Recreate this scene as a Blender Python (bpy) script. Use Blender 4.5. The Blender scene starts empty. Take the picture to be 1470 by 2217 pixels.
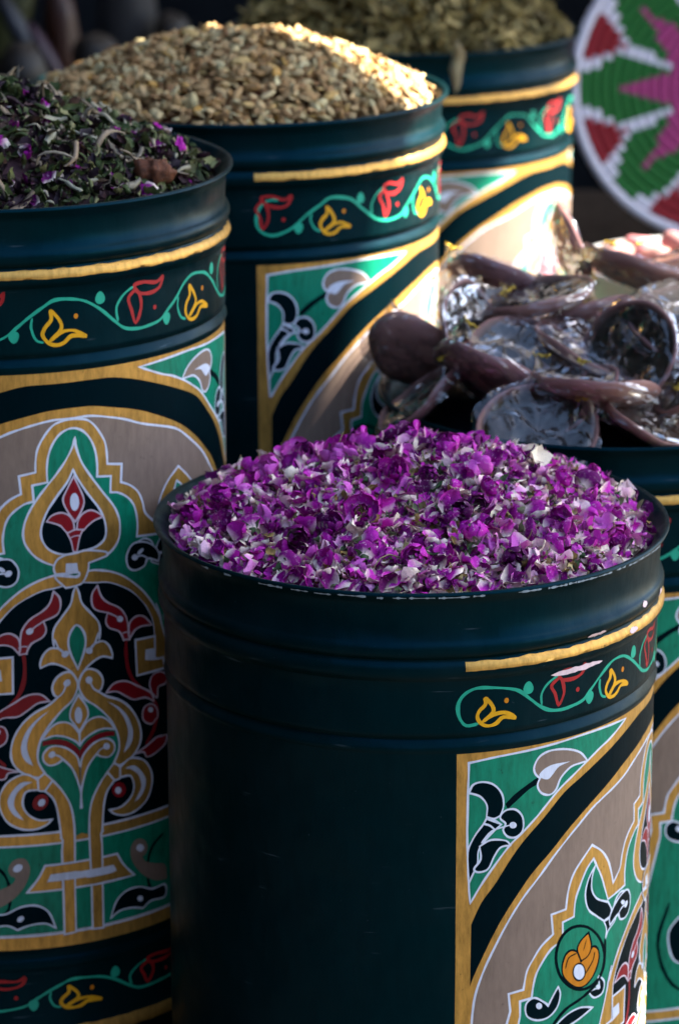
import bpy, bmesh, math, random
from mathutils import Vector, Matrix, Euler, noise
from mathutils.geometry import tessellate_polygon
rnd = random.Random(7)
PI = math.pi
S = bpy.context.scene
COL = S.collection

# ------------------------------------------------------------------ camera, sky, sun, exposure
cam_d = bpy.data.cameras.new('camera'); cam = bpy.data.objects.new('camera', cam_d); COL.objects.link(cam)
cam.location = (0, 0, 1.495); cam.rotation_euler = (math.radians(90 - 16.8), 0, 0)
cam_d.sensor_fit = 'HORIZONTAL'; cam_d.sensor_width = 24.0; cam_d.lens = 24.0 * 7000 / 1470
cam_d.clip_start = 0.05; cam_d.clip_end = 400
cam_d.dof.use_dof = True; cam_d.dof.focus_distance = 2.42; cam_d.dof.aperture_fstop = 6.3
cam_d.dof.aperture_blades = 0
S.camera = cam
SUN_AZ, SUN_EL = 98.0, 48.0          # azimuth from the camera side (-Y) towards +X, elevation
sv = Vector((math.sin(math.radians(SUN_AZ)) * math.cos(math.radians(SUN_EL)), -math.cos(math.radians(SUN_AZ)) * math.cos(math.radians(SUN_EL)), math.sin(math.radians(SUN_EL))))
W = bpy.data.worlds.new('World'); S.world = W; W.use_nodes = True
nt = W.node_tree; bg = nt.nodes['Background']
sky = nt.nodes.new('ShaderNodeTexSky'); sky.sky_type = 'NISHITA'; sky.sun_disc = False
sky.sun_elevation = math.radians(SUN_EL); sky.sun_rotation = math.atan2(sv.x, sv.y)
sky.air_density = 1.0; sky.dust_density = 1.0
nt.links.new(sky.outputs[0], bg.inputs[0]); bg.inputs[1].default_value = 0.06
sun_d = bpy.data.lights.new('sun', 'SUN'); sun = bpy.data.objects.new('sun', sun_d); COL.objects.link(sun)
sun_d.energy = 5.0; sun_d.angle = math.radians(0.55); sun_d.color = (1.0, 0.93, 0.82)
sun.rotation_euler = sv.to_track_quat('Z', 'Y').to_euler()
S.view_settings.view_transform = 'Standard'; S.view_settings.look = 'None'
S.view_settings.exposure = 3.45; S.view_settings.gamma = 1.0; S.view_settings.use_curve_mapping = False
S.render.engine = 'CYCLES'
S.cycles.max_bounces = 10; S.cycles.transparent_max_bounces = 24

# ------------------------------------------------------------------ materials
MATS = {}
def new_mat(name):
    m = bpy.data.materials.new(name); m.use_nodes = True
    MATS[name] = m
    n = m.node_tree.nodes; return m, n, m.node_tree.links, n['Principled BSDF']
def nd(n, t, **kw):
    x = n.new(t)
    for k, v in kw.items():
        if k in x.inputs: x.inputs[k].default_value = v
        else: setattr(x, k, v)
    return x
def mixc(n, l, fac, a, b, blend='MIX'):
    x = n.new('ShaderNodeMix'); x.data_type = 'RGBA'; x.blend_type = blend
    if hasattr(fac, 'links') or hasattr(fac, 'is_linked'): l.new(fac, x.inputs[0])
    else: x.inputs[0].default_value = fac
    for s, v in ((6, a), (7, b)):
        if hasattr(v, 'is_linked'): l.new(v, x.inputs[s])
        else: x.inputs[s].default_value = (*v, 1)
    return x.outputs[2]
def paint(name, col, rough=.38, metal=0., dark=.55, streak=26., bump=.12, coat=0.0, scale=70, wear=None):
    """brushed paint: streaky colour, fine relief"""
    m, n, l, b = new_mat(name)
    tc = nd(n, 'ShaderNodeTexCoord'); mp = nd(n, 'ShaderNodeMapping'); l.new(tc.outputs['Object'], mp.inputs[0])
    mp.inputs['Scale'].default_value = (1, 1, .22)
    n1 = nd(n, 'ShaderNodeTexNoise', Scale=scale * 3.2, Detail=6., Roughness=.72); l.new(mp.outputs[0], n1.inputs[0])
    n2 = nd(n, 'ShaderNodeTexNoise', Scale=streak, Detail=3.); l.new(tc.outputs['Object'], n2.inputs[0])
    r1 = nd(n, 'ShaderNodeMapRange'); l.new(n1.outputs[0], r1.inputs[0]); r1.inputs[1].default_value = .35; r1.inputs[2].default_value = .7
    c = mixc(n, l, r1.outputs[0], col, tuple(x * dark for x in col))
    r2 = nd(n, 'ShaderNodeMapRange'); l.new(n2.outputs[0], r2.inputs[0]); r2.inputs[1].default_value = .3; r2.inputs[2].default_value = .75
    r2.inputs[3].default_value = .0; r2.inputs[4].default_value = .35
    c = mixc(n, l, r2.outputs[0], c, tuple(min(1, x * 1.25) for x in col))
    if wear:
        n3 = nd(n, 'ShaderNodeTexNoise', Scale=150., Detail=4., Roughness=.7); l.new(tc.outputs['Object'], n3.inputs[0])
        r3 = nd(n, 'ShaderNodeMapRange'); l.new(n3.outputs[0], r3.inputs[0]); r3.inputs[1].default_value = .66; r3.inputs[2].default_value = .72
        c = mixc(n, l, r3.outputs[0], c, wear)
    l.new(c, b.inputs['Base Color'])
    rr = nd(n, 'ShaderNodeMapRange'); l.new(n1.outputs[0], rr.inputs[0]); rr.inputs[3].default_value = rough * .8; rr.inputs[4].default_value = rough * 1.25
    l.new(rr.outputs[0], b.inputs['Roughness'])
    b.inputs['Metallic'].default_value = metal
    b.inputs['Specular IOR Level'].default_value = (.13 if name == 'body_paint' else .05) if max(col) < .05 else .2
    if max(col) < .05: b.inputs['Specular Tint'].default_value = (.05, .52, 1.0, 1)
    b.inputs['Coat Weight'].default_value = coat; b.inputs['Coat Roughness'].default_value = .25
    bp = nd(n, 'ShaderNodeBump', Strength=bump, Distance=.002); l.new(n1.outputs[0], bp.inputs['Height']); l.new(bp.outputs[0], b.inputs['Normal'])
    if name == 'body_paint':
        n4 = nd(n, 'ShaderNodeTexNoise', Scale=9., Detail=3.); l.new(tc.outputs['Object'], n4.inputs[0])
        b2 = nd(n, 'ShaderNodeBump', Strength=.6, Distance=.012); l.new(n4.outputs[0], b2.inputs['Height']); l.new(bp.outputs[0], b2.inputs['Normal']); l.new(b2.outputs[0], b.inputs['Normal'])
        n5 = nd(n, 'ShaderNodeTexNoise', Scale=210., Detail=3., Roughness=.8); l.new(tc.outputs['Object'], n5.inputs[0])
        r5 = nd(n, 'ShaderNodeMapRange'); l.new(n5.outputs[0], r5.inputs[0]); r5.inputs[1].default_value = .70; r5.inputs[2].default_value = .76; r5.inputs[4].default_value = .35
        ms = nd(n, 'ShaderNodeMapping'); l.new(tc.outputs['Object'], ms.inputs[0]); ms.inputs['Rotation'].default_value = (.9, .7, .2); ms.inputs['Scale'].default_value = (22, 30, 300)
        n6 = nd(n, 'ShaderNodeTexNoise', Scale=1., Detail=2.); l.new(ms.outputs[0], n6.inputs[0])
        n7 = nd(n, 'ShaderNodeTexNoise', Scale=14., Detail=2.); l.new(tc.outputs['Object'], n7.inputs[0])
        r6 = nd(n, 'ShaderNodeMapRange'); l.new(n6.outputs[0], r6.inputs[0]); r6.inputs[1].default_value = .68; r6.inputs[2].default_value = .75; r6.inputs[4].default_value = .28
        r7 = nd(n, 'ShaderNodeMapRange'); l.new(n7.outputs[0], r7.inputs[0]); r7.inputs[1].default_value = .52; r7.inputs[2].default_value = .62
        mm = nd(n, 'ShaderNodeMath', operation='MULTIPLY'); l.new(r6.outputs[0], mm.inputs[0]); l.new(r7.outputs[0], mm.inputs[1])
        mx_ = nd(n, 'ShaderNodeMath', operation='MAXIMUM'); l.new(mm.outputs[0], mx_.inputs[0]); l.new(r5.outputs[0], mx_.inputs[1])
        r8 = nd(n, 'ShaderNodeMapRange'); l.new(n7.outputs[0], r8.inputs[0]); r8.inputs[1].default_value = .45; r8.inputs[2].default_value = .8; r8.inputs[4].default_value = .045
        c = mixc(n, l, r8.outputs[0], c, (.05, .06, .065))
        c = mixc(n, l, mx_.outputs[0], c, (.10, .13, .15)); l.new(c, b.inputs['Base Color'])
        r9 = nd(n, 'ShaderNodeMapRange'); l.new(n7.outputs[0], r9.inputs[0]); r9.inputs[3].default_value = .24; r9.inputs[4].default_value = .46; l.new(r9.outputs[0], b.inputs['Roughness'])
    return m
paint('body_paint', (.0004, .0088, .0098), rough=.30, dark=.7, bump=.16, streak=9, scale=40)
paint('black', (.0006, .0055, .0072), rough=.42, dark=.7)
paint('gold', (.58, .315, .07), rough=.40, metal=.5, dark=.42, bump=.16, wear=(.20, .12, .03))
paint('green', (.002, .19, .105), rough=.45, dark=.48, wear=(.002, .09, .055))
paint('white', (.58, .61, .70), rough=.5, dark=.72, wear=(.42, .44, .5))
paint('pale', (.52, .43, .48), rough=.5, dark=.85)
paint('tan', (.205, .145, .110), rough=.5, dark=.72, wear=(.14, .10, .075))
paint('red', (.22, .006, .012), rough=.42, dark=.7)
paint('orange', (.50, .17, .006), rough=.42, dark=.75)
paint('yellow', (.66, .32, .008), rough=.42, dark=.72)
paint('vine_green', (.015, .32, .20), rough=.45, dark=.78)
paint('vine_red', (.33, .014, .016), rough=.45, dark=.75)
paint('chip', (.70, .52, .53), rough=.6, dark=.75)
paint('scuff', (.26, .31, .34), rough=.6, dark=.6)
paint('ground_stone', (.04, .036, .032), rough=.8, dark=.6, scale=6, streak=2)
paint('dark_wood', (.035, .026, .020), rough=.6, dark=.5, scale=12)
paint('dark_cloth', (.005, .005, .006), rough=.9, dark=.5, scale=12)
paint('sun_blocker_cloth', (.50, .48, .47), rough=.9, dark=.85, scale=12)
paint('plaster', (.04, .03, .027), rough=.9, dark=.7, scale=4, streak=2)

def piece_mat(name, stops, rough=.6, t_amt=1., sub=.0, var=.35, bump=.3, trans=0.):
    """dried plant pieces: colour ramp over a per piece random value, per vertex tone from the attribute 't'"""
    m, n, l, b = new_mat(name)
    a = nd(n, 'ShaderNodeAttribute', attribute_name='rnd'); oi = nd(n, 'ShaderNodeObjectInfo')
    ad = nd(n, 'ShaderNodeMath', operation='ADD'); l.new(a.outputs['Fac'], ad.inputs[0]); l.new(oi.outputs['Random'], ad.inputs[1])
    fr = nd(n, 'ShaderNodeMath', operation='FRACT'); l.new(ad.outputs[0], fr.inputs[0])
    cr = nd(n, 'ShaderNodeValToRGB'); l.new(fr.outputs[0], cr.inputs[0]); ramp(cr, stops)
    tc = nd(n, 'ShaderNodeTexCoord')
    n1 = nd(n, 'ShaderNodeTexNoise', Scale=240., Detail=4., Roughness=.6); l.new(tc.outputs['Object'], n1.inputs[0])
    r1 = nd(n, 'ShaderNodeMapRange'); l.new(n1.outputs[0], r1.inputs[0]); r1.inputs[1].default_value = .4; r1.inputs[2].default_value = .68
    r1.inputs[4].default_value = var
    c = mixc(n, l, r1.outputs[0], cr.outputs[0], (.03, .02, .015))
    l.new(c, b.inputs['Base Color']); b.inputs['Roughness'].default_value = rough; b.inputs['Specular IOR Level'].default_value = .18
    bp = nd(n, 'ShaderNodeBump', Strength=bump, Distance=.002); l.new(n1.outputs[0], bp.inputs['Height']); l.new(bp.outputs[0], b.inputs['Normal'])
    if trans:
        add_trans(m, n, l, b, c, trans)
    return m
def ramp(cr, stops):
    e = cr.color_ramp.elements
    while len(e) > 1: e.remove(e[-1])
    e[0].position = stops[0][0]; e[0].color = (*stops[0][1], 1)
    for p, c in stops[1:]:
        q = e.new(p); q.color = (*c, 1)
def add_trans(m, n, l, b, c, w):
    tr = nd(n, 'ShaderNodeBsdfTranslucent'); l.new(c, tr.inputs[0])
    mx = nd(n, 'ShaderNodeMixShader'); mx.inputs[0].default_value = w
    l.new(b.outputs[0], mx.inputs[1]); l.new(tr.outputs[0], mx.inputs[2]); l.new(mx.outputs[0], n['Material Output'].inputs[0])
def rose_mat(name='rose_petal', hi=1.):
    """petal: cream claw at the base, magenta to pale lilac limb, veins"""
    m, n, l, b = new_mat(name)
    a = nd(n, 'ShaderNodeAttribute', attribute_name='rnd'); oi = nd(n, 'ShaderNodeObjectInfo')
    ad = nd(n, 'ShaderNodeMath', operation='ADD'); l.new(a.outputs['Fac'], ad.inputs[0]); l.new(oi.outputs['Random'], ad.inputs[1])
    fr = nd(n, 'ShaderNodeMath', operation='FRACT'); l.new(ad.outputs[0], fr.inputs[0])
    limb = nd(n, 'ShaderNodeValToRGB'); fm = nd(n, 'ShaderNodeMath', operation='MULTIPLY'); l.new(fr.outputs[0], fm.inputs[0]); fm.inputs[1].default_value = hi; l.new(fm.outputs[0], limb.inputs[0])
    ramp(limb, [(0, (.06, .001, .045)), (.16, (.20, .003, .15)), (.38, (.42, .008, .30)), (.60, (.56, .03, .41)), (.76, (.68, .14, .51)), (.87, (.80, .38, .60)), (.95, (.90, .68, .60)), (1, (.94, .84, .58))])
    t = nd(n, 'ShaderNodeAttribute', attribute_name='t')
    tc = nd(n, 'ShaderNodeTexCoord')
    n1 = nd(n, 'ShaderNodeTexNoise', Scale=330., Detail=5., Roughness=.65); l.new(tc.outputs['Object'], n1.inputs[0])
    m1 = nd(n, 'ShaderNodeMath', operation='MULTIPLY_ADD'); l.new(n1.outputs[0], m1.inputs[0]); m1.inputs[1].default_value = .3
    l.new(t.outputs['Fac'], m1.inputs[2])
    rr = nd(n, 'ShaderNodeMapRange'); l.new(m1.outputs[0], rr.inputs[0]); rr.inputs[1].default_value = .22; rr.inputs[2].default_value = .56
    c = mixc(n, l, rr.outputs[0], (.92, .76, .60), limb.outputs[0])
    r1 = nd(n, 'ShaderNodeMapRange'); l.new(n1.outputs[0], r1.inputs[0]); r1.inputs[1].default_value = .56; r1.inputs[2].default_value = .66; r1.inputs[4].default_value = .30
    c = mixc(n, l, r1.outputs[0], c, (.90, .66, .70))
    n2 = nd(n, 'ShaderNodeTexNoise', Scale=900., Detail=2.); l.new(tc.outputs['Object'], n2.inputs[0])
    r2 = nd(n, 'ShaderNodeMapRange'); l.new(n2.outputs[0], r2.inputs[0]); r2.inputs[1].default_value = .5; r2.inputs[2].default_value = .75; r2.inputs[4].default_value = .2
    c = mixc(n, l, r2.outputs[0], c, (.16, .01, .14))
    l.new(c, b.inputs['Base Color']); b.inputs['Roughness'].default_value = .55
    b.inputs['Specular IOR Level'].default_value = .12
    bp = nd(n, 'ShaderNodeBump', Strength=.5, Distance=.002); l.new(n1.outputs[0], bp.inputs['Height']); l.new(bp.outputs[0], b.inputs['Normal'])
    add_trans(m, n, l, b, c, .10)
_a = MATS['sun_blocker_cloth']; _n = _a.node_tree.nodes; _p = _n['Principled BSDF']
add_trans(_a, _n, _a.node_tree.links, _p, _p.inputs['Base Color'].links[0].from_socket, .38)      # unseen blocker passes part of the sun as soft light from above
rose_mat()
rose_mat('rose_bud', .74); rose_mat('rose_dark', .36)
piece_mat('rose_heart', [(0, (.20, .11, .03)), (.4, (.34, .22, .07)), (.7, (.16, .13, .05)), (1, (.42, .33, .14))])
piece_mat('sepal', [(0, (.035, .075, .025)), (.4, (.08, .12, .05)), (.75, (.20, .20, .10)), (1, (.30, .27, .16))], trans=.15)
piece_mat('twig', [(0, (.16, .11, .05)), (1, (.26, .20, .10))])
piece_mat('seed', [(0, (.16, .075, .024)), (.25, (.31, .175, .064)), (.5, (.43, .27, .115)), (.7, (.50, .36, .17)), (.85, (.56, .47, .24)), (1, (.42, .22, .04))], rough=.5, var=.3, bump=.25)
piece_mat('herb_root', [(0, (0.227, 0.162, 0.103)), (.5, (0.297, 0.233, 0.156)), (1, (0.259, 0.248, 0.173))], var=.3)
piece_mat('herb_leaf', [(0, (.014, .028, .006)), (.35, (.036, .058, .014)), (.65, (.085, .105, .034)), (.88, (.18, .185, .07)), (1, (.26, .23, .10))], trans=.08)
piece_mat('herb_dark', [(0, (0.010, 0.005, 0.010)), (.5, (0.024, 0.008, 0.016)), (.85, (0.040, 0.014, 0.016)), (1, (0.056, 0.032, 0.016))], var=.5)
piece_mat('herb_bark', [(0, (0.104, 0.034, 0.014)), (1, (0.152, 0.048, 0.019))], var=.6, bump=.8)
piece_mat('olive_root', [(0, (.06, .045, .012)), (.35, (.17, .125, .035)), (.7, (.32, .235, .08)), (1, (.46, .35, .14))], var=.5)
piece_mat('pod', [(0, (.40, .33, .17)), (1, (.45, .36, .2))], var=.4)
def clay_mat():
    m, n, l, b = new_mat('clay')
    tc = nd(n, 'ShaderNodeTexCoord'); oi = nd(n, 'ShaderNodeObjectInfo')
    n1 = nd(n, 'ShaderNodeTexNoise', Scale=45., Detail=6., Roughness=.6); l.new(tc.outputs['Object'], n1.inputs[0])
    c = mixc(n, l, n1.outputs[0], (.15, .066, .076), (.29, .14, .12))
    c = mixc(n, l, oi.outputs['Random'], c, (.32, .165, .125))
    # glaze of dried dark red pigment inside the dish ('t' = 1 inside)
    t = nd(n, 'ShaderNodeAttribute', attribute_name='t')
    c = mixc(n, l, t.outputs['Fac'], c, (.016, .012, .007))
    l.new(c, b.inputs['Base Color'])
    r = nd(n, 'ShaderNodeMapRange'); l.new(t.outputs['Fac'], r.inputs[0]); r.inputs[3].default_value = .5; r.inputs[4].default_value = .26; b.inputs['Specular IOR Level'].default_value = .25
    l.new(r.outputs[0], b.inputs['Roughness'])
    bp = nd(n, 'ShaderNodeBump', Strength=.25, Distance=.002); l.new(n1.outputs[0], bp.inputs['Height']); l.new(bp.outputs[0], b.inputs['Normal'])
clay_mat()
def film_mat():
    m, n, l, b = new_mat('clear_film'); n.remove(b)
    tc = nd(n, 'ShaderNodeTexCoord')
    n1 = nd(n, 'ShaderNodeTexNoise', noise_type='RIDGED_MULTIFRACTAL', Scale=48., Detail=5., Roughness=.65, Distortion=1.3); l.new(tc.outputs['Object'], n1.inputs[0])
    bp = nd(n, 'ShaderNodeBump', Strength=1., Distance=.006); l.new(n1.outputs[0], bp.inputs['Height'])
    gl = nd(n, 'ShaderNodeBsdfGlossy', Roughness=.03); l.new(bp.outputs[0], gl.inputs['Normal']); gl.inputs[0].default_value = (1, 1, 1, 1)
    tr = nd(n, 'ShaderNodeBsdfTransparent'); tr.inputs[0].default_value = (.93, .92, .94, 1)
    fz = nd(n, 'ShaderNodeFresnel', IOR=1.38)
    mu = nd(n, 'ShaderNodeMath', operation='MULTIPLY_ADD'); l.new(fz.outputs[0], mu.inputs[0]); mu.inputs[1].default_value = .28; mu.inputs[2].default_value = .034
    mu.use_clamp = True
    mx = nd(n, 'ShaderNodeMixShader'); l.new(mu.outputs[0], mx.inputs[0]); l.new(tr.outputs[0], mx.inputs[1]); l.new(gl.outputs[0], mx.inputs[2])
    l.new(mx.outputs[0], n['Material Output'].inputs[0])
film_mat()
def plain(name, col, rough=.5, metal=0., sc=30., var=.3):
    m, n, l, b = new_mat(name)
    tc = nd(n, 'ShaderNodeTexCoord'); n1 = nd(n, 'ShaderNodeTexNoise', Scale=sc, Detail=4.); l.new(tc.outputs['Object'], n1.inputs[0])
    c = mixc(n, l, n1.outputs[0], col, tuple(x * (1 - var * 2) for x in col)); l.new(c, b.inputs['Base Color'])
    b.inputs['Roughness'].default_value = rough; b.inputs['Metallic'].default_value = metal
    bp = nd(n, 'ShaderNodeBump', Strength=.15, Distance=.003); l.new(n1.outputs[0], bp.inputs['Height']); l.new(bp.outputs[0], b.inputs['Normal'])
plain('tie_yellow', (.50, .33, .02), .3, .5)
for nm, c in (('wool_white', (.82, .77, .84)), ('wool_green', (.012, .15, .02)), ('wool_pink', (.46, .05, .20)), ('wool_red', (.30, .008, .016))):
    plain(nm, c, .9, 0, 260., .28)
plain('enamel', (.30, .30, .30), .3, 0, 8., .08)
plain('pink_block', (.45, .16, .17), .6, 0, 60.)
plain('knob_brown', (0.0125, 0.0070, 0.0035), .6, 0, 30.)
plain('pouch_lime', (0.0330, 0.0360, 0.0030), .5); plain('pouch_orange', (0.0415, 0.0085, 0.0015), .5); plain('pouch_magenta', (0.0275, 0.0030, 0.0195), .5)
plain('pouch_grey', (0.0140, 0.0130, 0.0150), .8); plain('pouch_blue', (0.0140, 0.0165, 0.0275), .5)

# ------------------------------------------------------------------ object helpers
def mesh_obj(name, verts, faces, mats, parent=None, mi=None, smooth=True, attrs=None):
    me = bpy.data.meshes.new(name); me.from_pydata(verts, [], faces)
    for m in (mats if isinstance(mats, (list, tuple)) else [mats]): me.materials.append(MATS[m] if isinstance(m, str) else m)
    if mi: me.polygons.foreach_set('material_index', mi)
    if smooth: me.polygons.foreach_set('use_smooth', [True] * len(me.polygons))
    for k, v in (attrs or {}).items():
        a = me.attributes.new(k, 'FLOAT', 'POINT'); a.data.foreach_set('value', v)
    me.update()
    return link(name, me, parent)
def link(name, me, parent=None):
    o = bpy.data.objects.new(name, me); COL.objects.link(o)
    if parent: o.parent = parent
    return o
def empty(name, loc=(0, 0, 0), rz=0):
    o = bpy.data.objects.new(name, None); COL.objects.link(o); o.location = loc; o.rotation_euler = (0, 0, rz)
    o.empty_display_size = .05
    return o
def tag(o, label=None, cat=None, group=None, kind=None):
    if label: o['label'] = label
    if cat: o['category'] = cat
    if group: o['group'] = group
    if kind: o['kind'] = kind
    return o
def box(name, lo, hi, mat, parent=None):
    x0, y0, z0 = lo; x1, y1, z1 = hi
    v = [(x, y, z) for x in (x0, x1) for y in (y0, y1) for z in (z0, z1)]
    f = [(0, 1, 3, 2), (4, 6, 7, 5), (0, 4, 5, 1), (2, 3, 7, 6), (0, 2, 6, 4), (1, 5, 7, 3)]
    return mesh_obj(name, v, f, mat, parent, smooth=False)
def lathe(prof, seg=64, closed_top=False):
    v, f = [], []
    for r, z in prof:
        for k in range(seg):
            a = 2 * PI * k / seg; v.append((r * math.sin(a), -r * math.cos(a), z))
    for i in range(len(prof) - 1):
        for k in range(seg):
            k2 = (k + 1) % seg
            f.append((i * seg + k, i * seg + k2, (i + 1) * seg + k2, (i + 1) * seg + k))
    return v, f
def tube(path, rad, seg=6):
    v, f = [], []
    n = len(path)
    for i, p in enumerate(path):
        p = Vector(p); a = Vector(path[max(i - 1, 0)]); b = Vector(path[min(i + 1, n - 1)])
        d = (b - a).normalized(); s = d.orthogonal().normalized() if i == 0 else (s - d * s.dot(d)).normalized()
        t = d.cross(s); r = rad[i] if isinstance(rad, (list, tuple)) else rad
        for k in range(seg):
            q = 2 * PI * k / seg; v.append(tuple(p + (s * math.cos(q) + t * math.sin(q)) * r))
    for i in range(n - 1):
        for k in range(seg):
            f.append((i * seg + k, i * seg + (k + 1) % seg, (i + 1) * seg + (k + 1) % seg, (i + 1) * seg + k))
    f.append(tuple(range(seg))[::-1]); f.append(tuple(range((n - 1) * seg, n * seg)))
    return v, f

# ------------------------------------------------------------------ setting
tag(box('ground', (-6, -3, -.05), (6, 9, 0), 'ground_stone'), kind='structure')
sp_ = [(-.79, 2.45), (-.15, 2.45), (-.15, 2.87), (.03, 2.87), (.03, 3.05), (.25, 3.05), (.25, 3.40), (-.79, 3.40)]
st = mesh_obj('display_step', [(x, y, .004) for x, y in sp_] + [(x, y, .238) for x, y in sp_], [tuple(range(8))[::-1], tuple(range(8, 16))] + [(i, (i + 1) % 8, 8 + (i + 1) % 8, 8 + i) for i in range(8)], 'dark_wood', smooth=False)
tag(st, 'low dark wooden step under the herb drum and the seed drum', 'step')
tag(box('display_step', (-.20, 3.44, .004), (.26, 4.0, .199), 'dark_wood'), 'dark wooden block under the rearmost drum', 'step')
fw = box('unseen_wall', (-5, -2.4, .004), (5, -2.2, 3.0), 'plaster'); tag(fw, 'added unseen wall behind the camera that blocks low sky light', 'wall')  # added behind the camera to keep low sky light off the drums
sc = box('side_blocker', (-.86, .9, .004), (-.82, 5.7, 2.4), 'dark_cloth'); tag(sc, 'added unseen dark sheet that blocks light from the left', 'light_blocker')  # added out of view to darken the left side
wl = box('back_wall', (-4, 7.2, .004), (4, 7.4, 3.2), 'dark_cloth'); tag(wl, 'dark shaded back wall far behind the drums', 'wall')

# ------------------------------------------------------------------ painted drums
R = .197; H = .75; SEG = 256; DA = 2 * PI / SEG
def profile(z1, z2, zg):
    """radius over depth below the lip: collar, two swaged ribs, band, groove, body, lower groove, foot"""
    P = [(.1925, -.30), (.1925, -.012), (.1965, -.004), (.2005, -.0005), (.2035, .0012), (.2052, .0006), (.2056, -.0012), (.2047, -.003), (.2015, -.0065), (.1995, -.011), (.1990, -.02)]
    def rib(zc, h, d):
        return [(.1990 - (.0006 if k == 0 else 0) + d * math.sin(PI * k / 8) ** .8, -(zc - h + 2 * h * k / 8)) for k in range(9)]
    P += rib(z1, .0072, .0036); P += rib(z2, .0082, .0040)
    P += [(.1982, -(z2 + .0095)), (.1980, -(z2 + .02)), (.1980, -(zg - .006)), (.1977, -(zg - .0015)), (.1945, -zg), (.1952, -(zg + .0015)), (.1986, -(zg + .0065)), (.1990, -(zg + .0085)), (.1976, -(zg + .0108)), (R, -(zg + .013))]
    P += [(R, -.30), (R, -.50), (R, -.636), (.1945, -.6415), (.1952, -.643), (.1985, -.648), (.1975, -.651), (R, -.655), (R, -.70), (.1985, -.706), (.2005, -.712), (.1985, -.718), (R, -.722), (R, -.742), (.199, -.746), (.199, -.75), (.185, -.75)]
    return [(r, H + z) for r, z in P]
def prof_r(P, z):
    """outer radius at height z"""
    Q = [p for p in P[10:]]
    for a, b in zip(Q, Q[1:]):
        if (a[1] - z) * (b[1] - z) <= 0 and a[1] != b[1]:
            return a[0] + (b[0] - a[0]) * (z - a[1]) / (b[1] - a[1])
    return R
def strip(P, za, zb, ta, tb, off=.00025, wob=0., seed=0, n=None):
    """band of paint that hugs the profile between two heights and two angles (degrees)"""
    zs = sorted({za, zb} | {p[1] for p in P[10:] if min(za, zb) < p[1] < max(za, zb)})
    k0, k1 = math.radians(ta) / DA, math.radians(tb) / DA
    ths = [math.radians(ta)] + [k * DA for k in range(math.ceil(k0 + .01), math.floor(k1 - .01) + 1)] + [math.radians(tb)]
    v, f = [], []
    for j, t in enumerate(ths):
        for i, z in enumerate(zs):
            zz = z
            if wob and i in (0, len(zs) - 1): zz += wob * noise.noise((t * 22, i * 9 + seed, 3.1))
            r = prof_r(P, zz) + off
            v.append((r * math.sin(t), -r * math.cos(t), zz))
    m = len(zs)
    for j in range(len(ths) - 1):
        for i in range(m - 1): f.append((j * m + i, (j + 1) * m + i, (j + 1) * m + i + 1, j * m + i + 1))
    return v, f

def smooth_pts(pts, closed, n=4):
    """Catmull-Rom through the points; a third element marks a corner"""
    N = len(pts); P = [Vector(p[:2]) for p in pts]; C = [len(p) > 2 for p in pts]
    out = []
    for i in range(N if closed else N - 1):
        j = (i + 1) % N
        a, b = P[i], P[j]
        pa = P[i - 1] if (closed or i > 0) and not C[i] else a * 2 - b if False else a
        pb = P[(j + 1) % N] if (closed or j < N - 1) and not C[j] else b
        ta = (b - pa) * (.5 if pa != a else .6); tb = (pb - a) * (.5 if pb != b else .6)
        if C[i] and C[j]: out.append(a); continue
        L = (b - a).length
        if ta.length > L * 1.2: ta *= L * 1.2 / ta.length
        if tb.length > L * 1.2: tb *= L * 1.2 / tb.length
        for k in range(n):
            t = k / n; t2, t3 = t * t, t * t * t
            out.append(a * (2 * t3 - 3 * t2 + 1) + ta * (t3 - 2 * t2 + t) + b * (3 * t2 - 2 * t3) + tb * (t3 - t2))
    if not closed: out.append(P[-1])
    q = [out[0]]
    for p in out[1:]:
        if (p - q[-1]).length > .25: q.append(p)
    if closed and len(q) > 3 and (q[-1] - q[0]).length < .25: q.pop()
    return q
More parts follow.
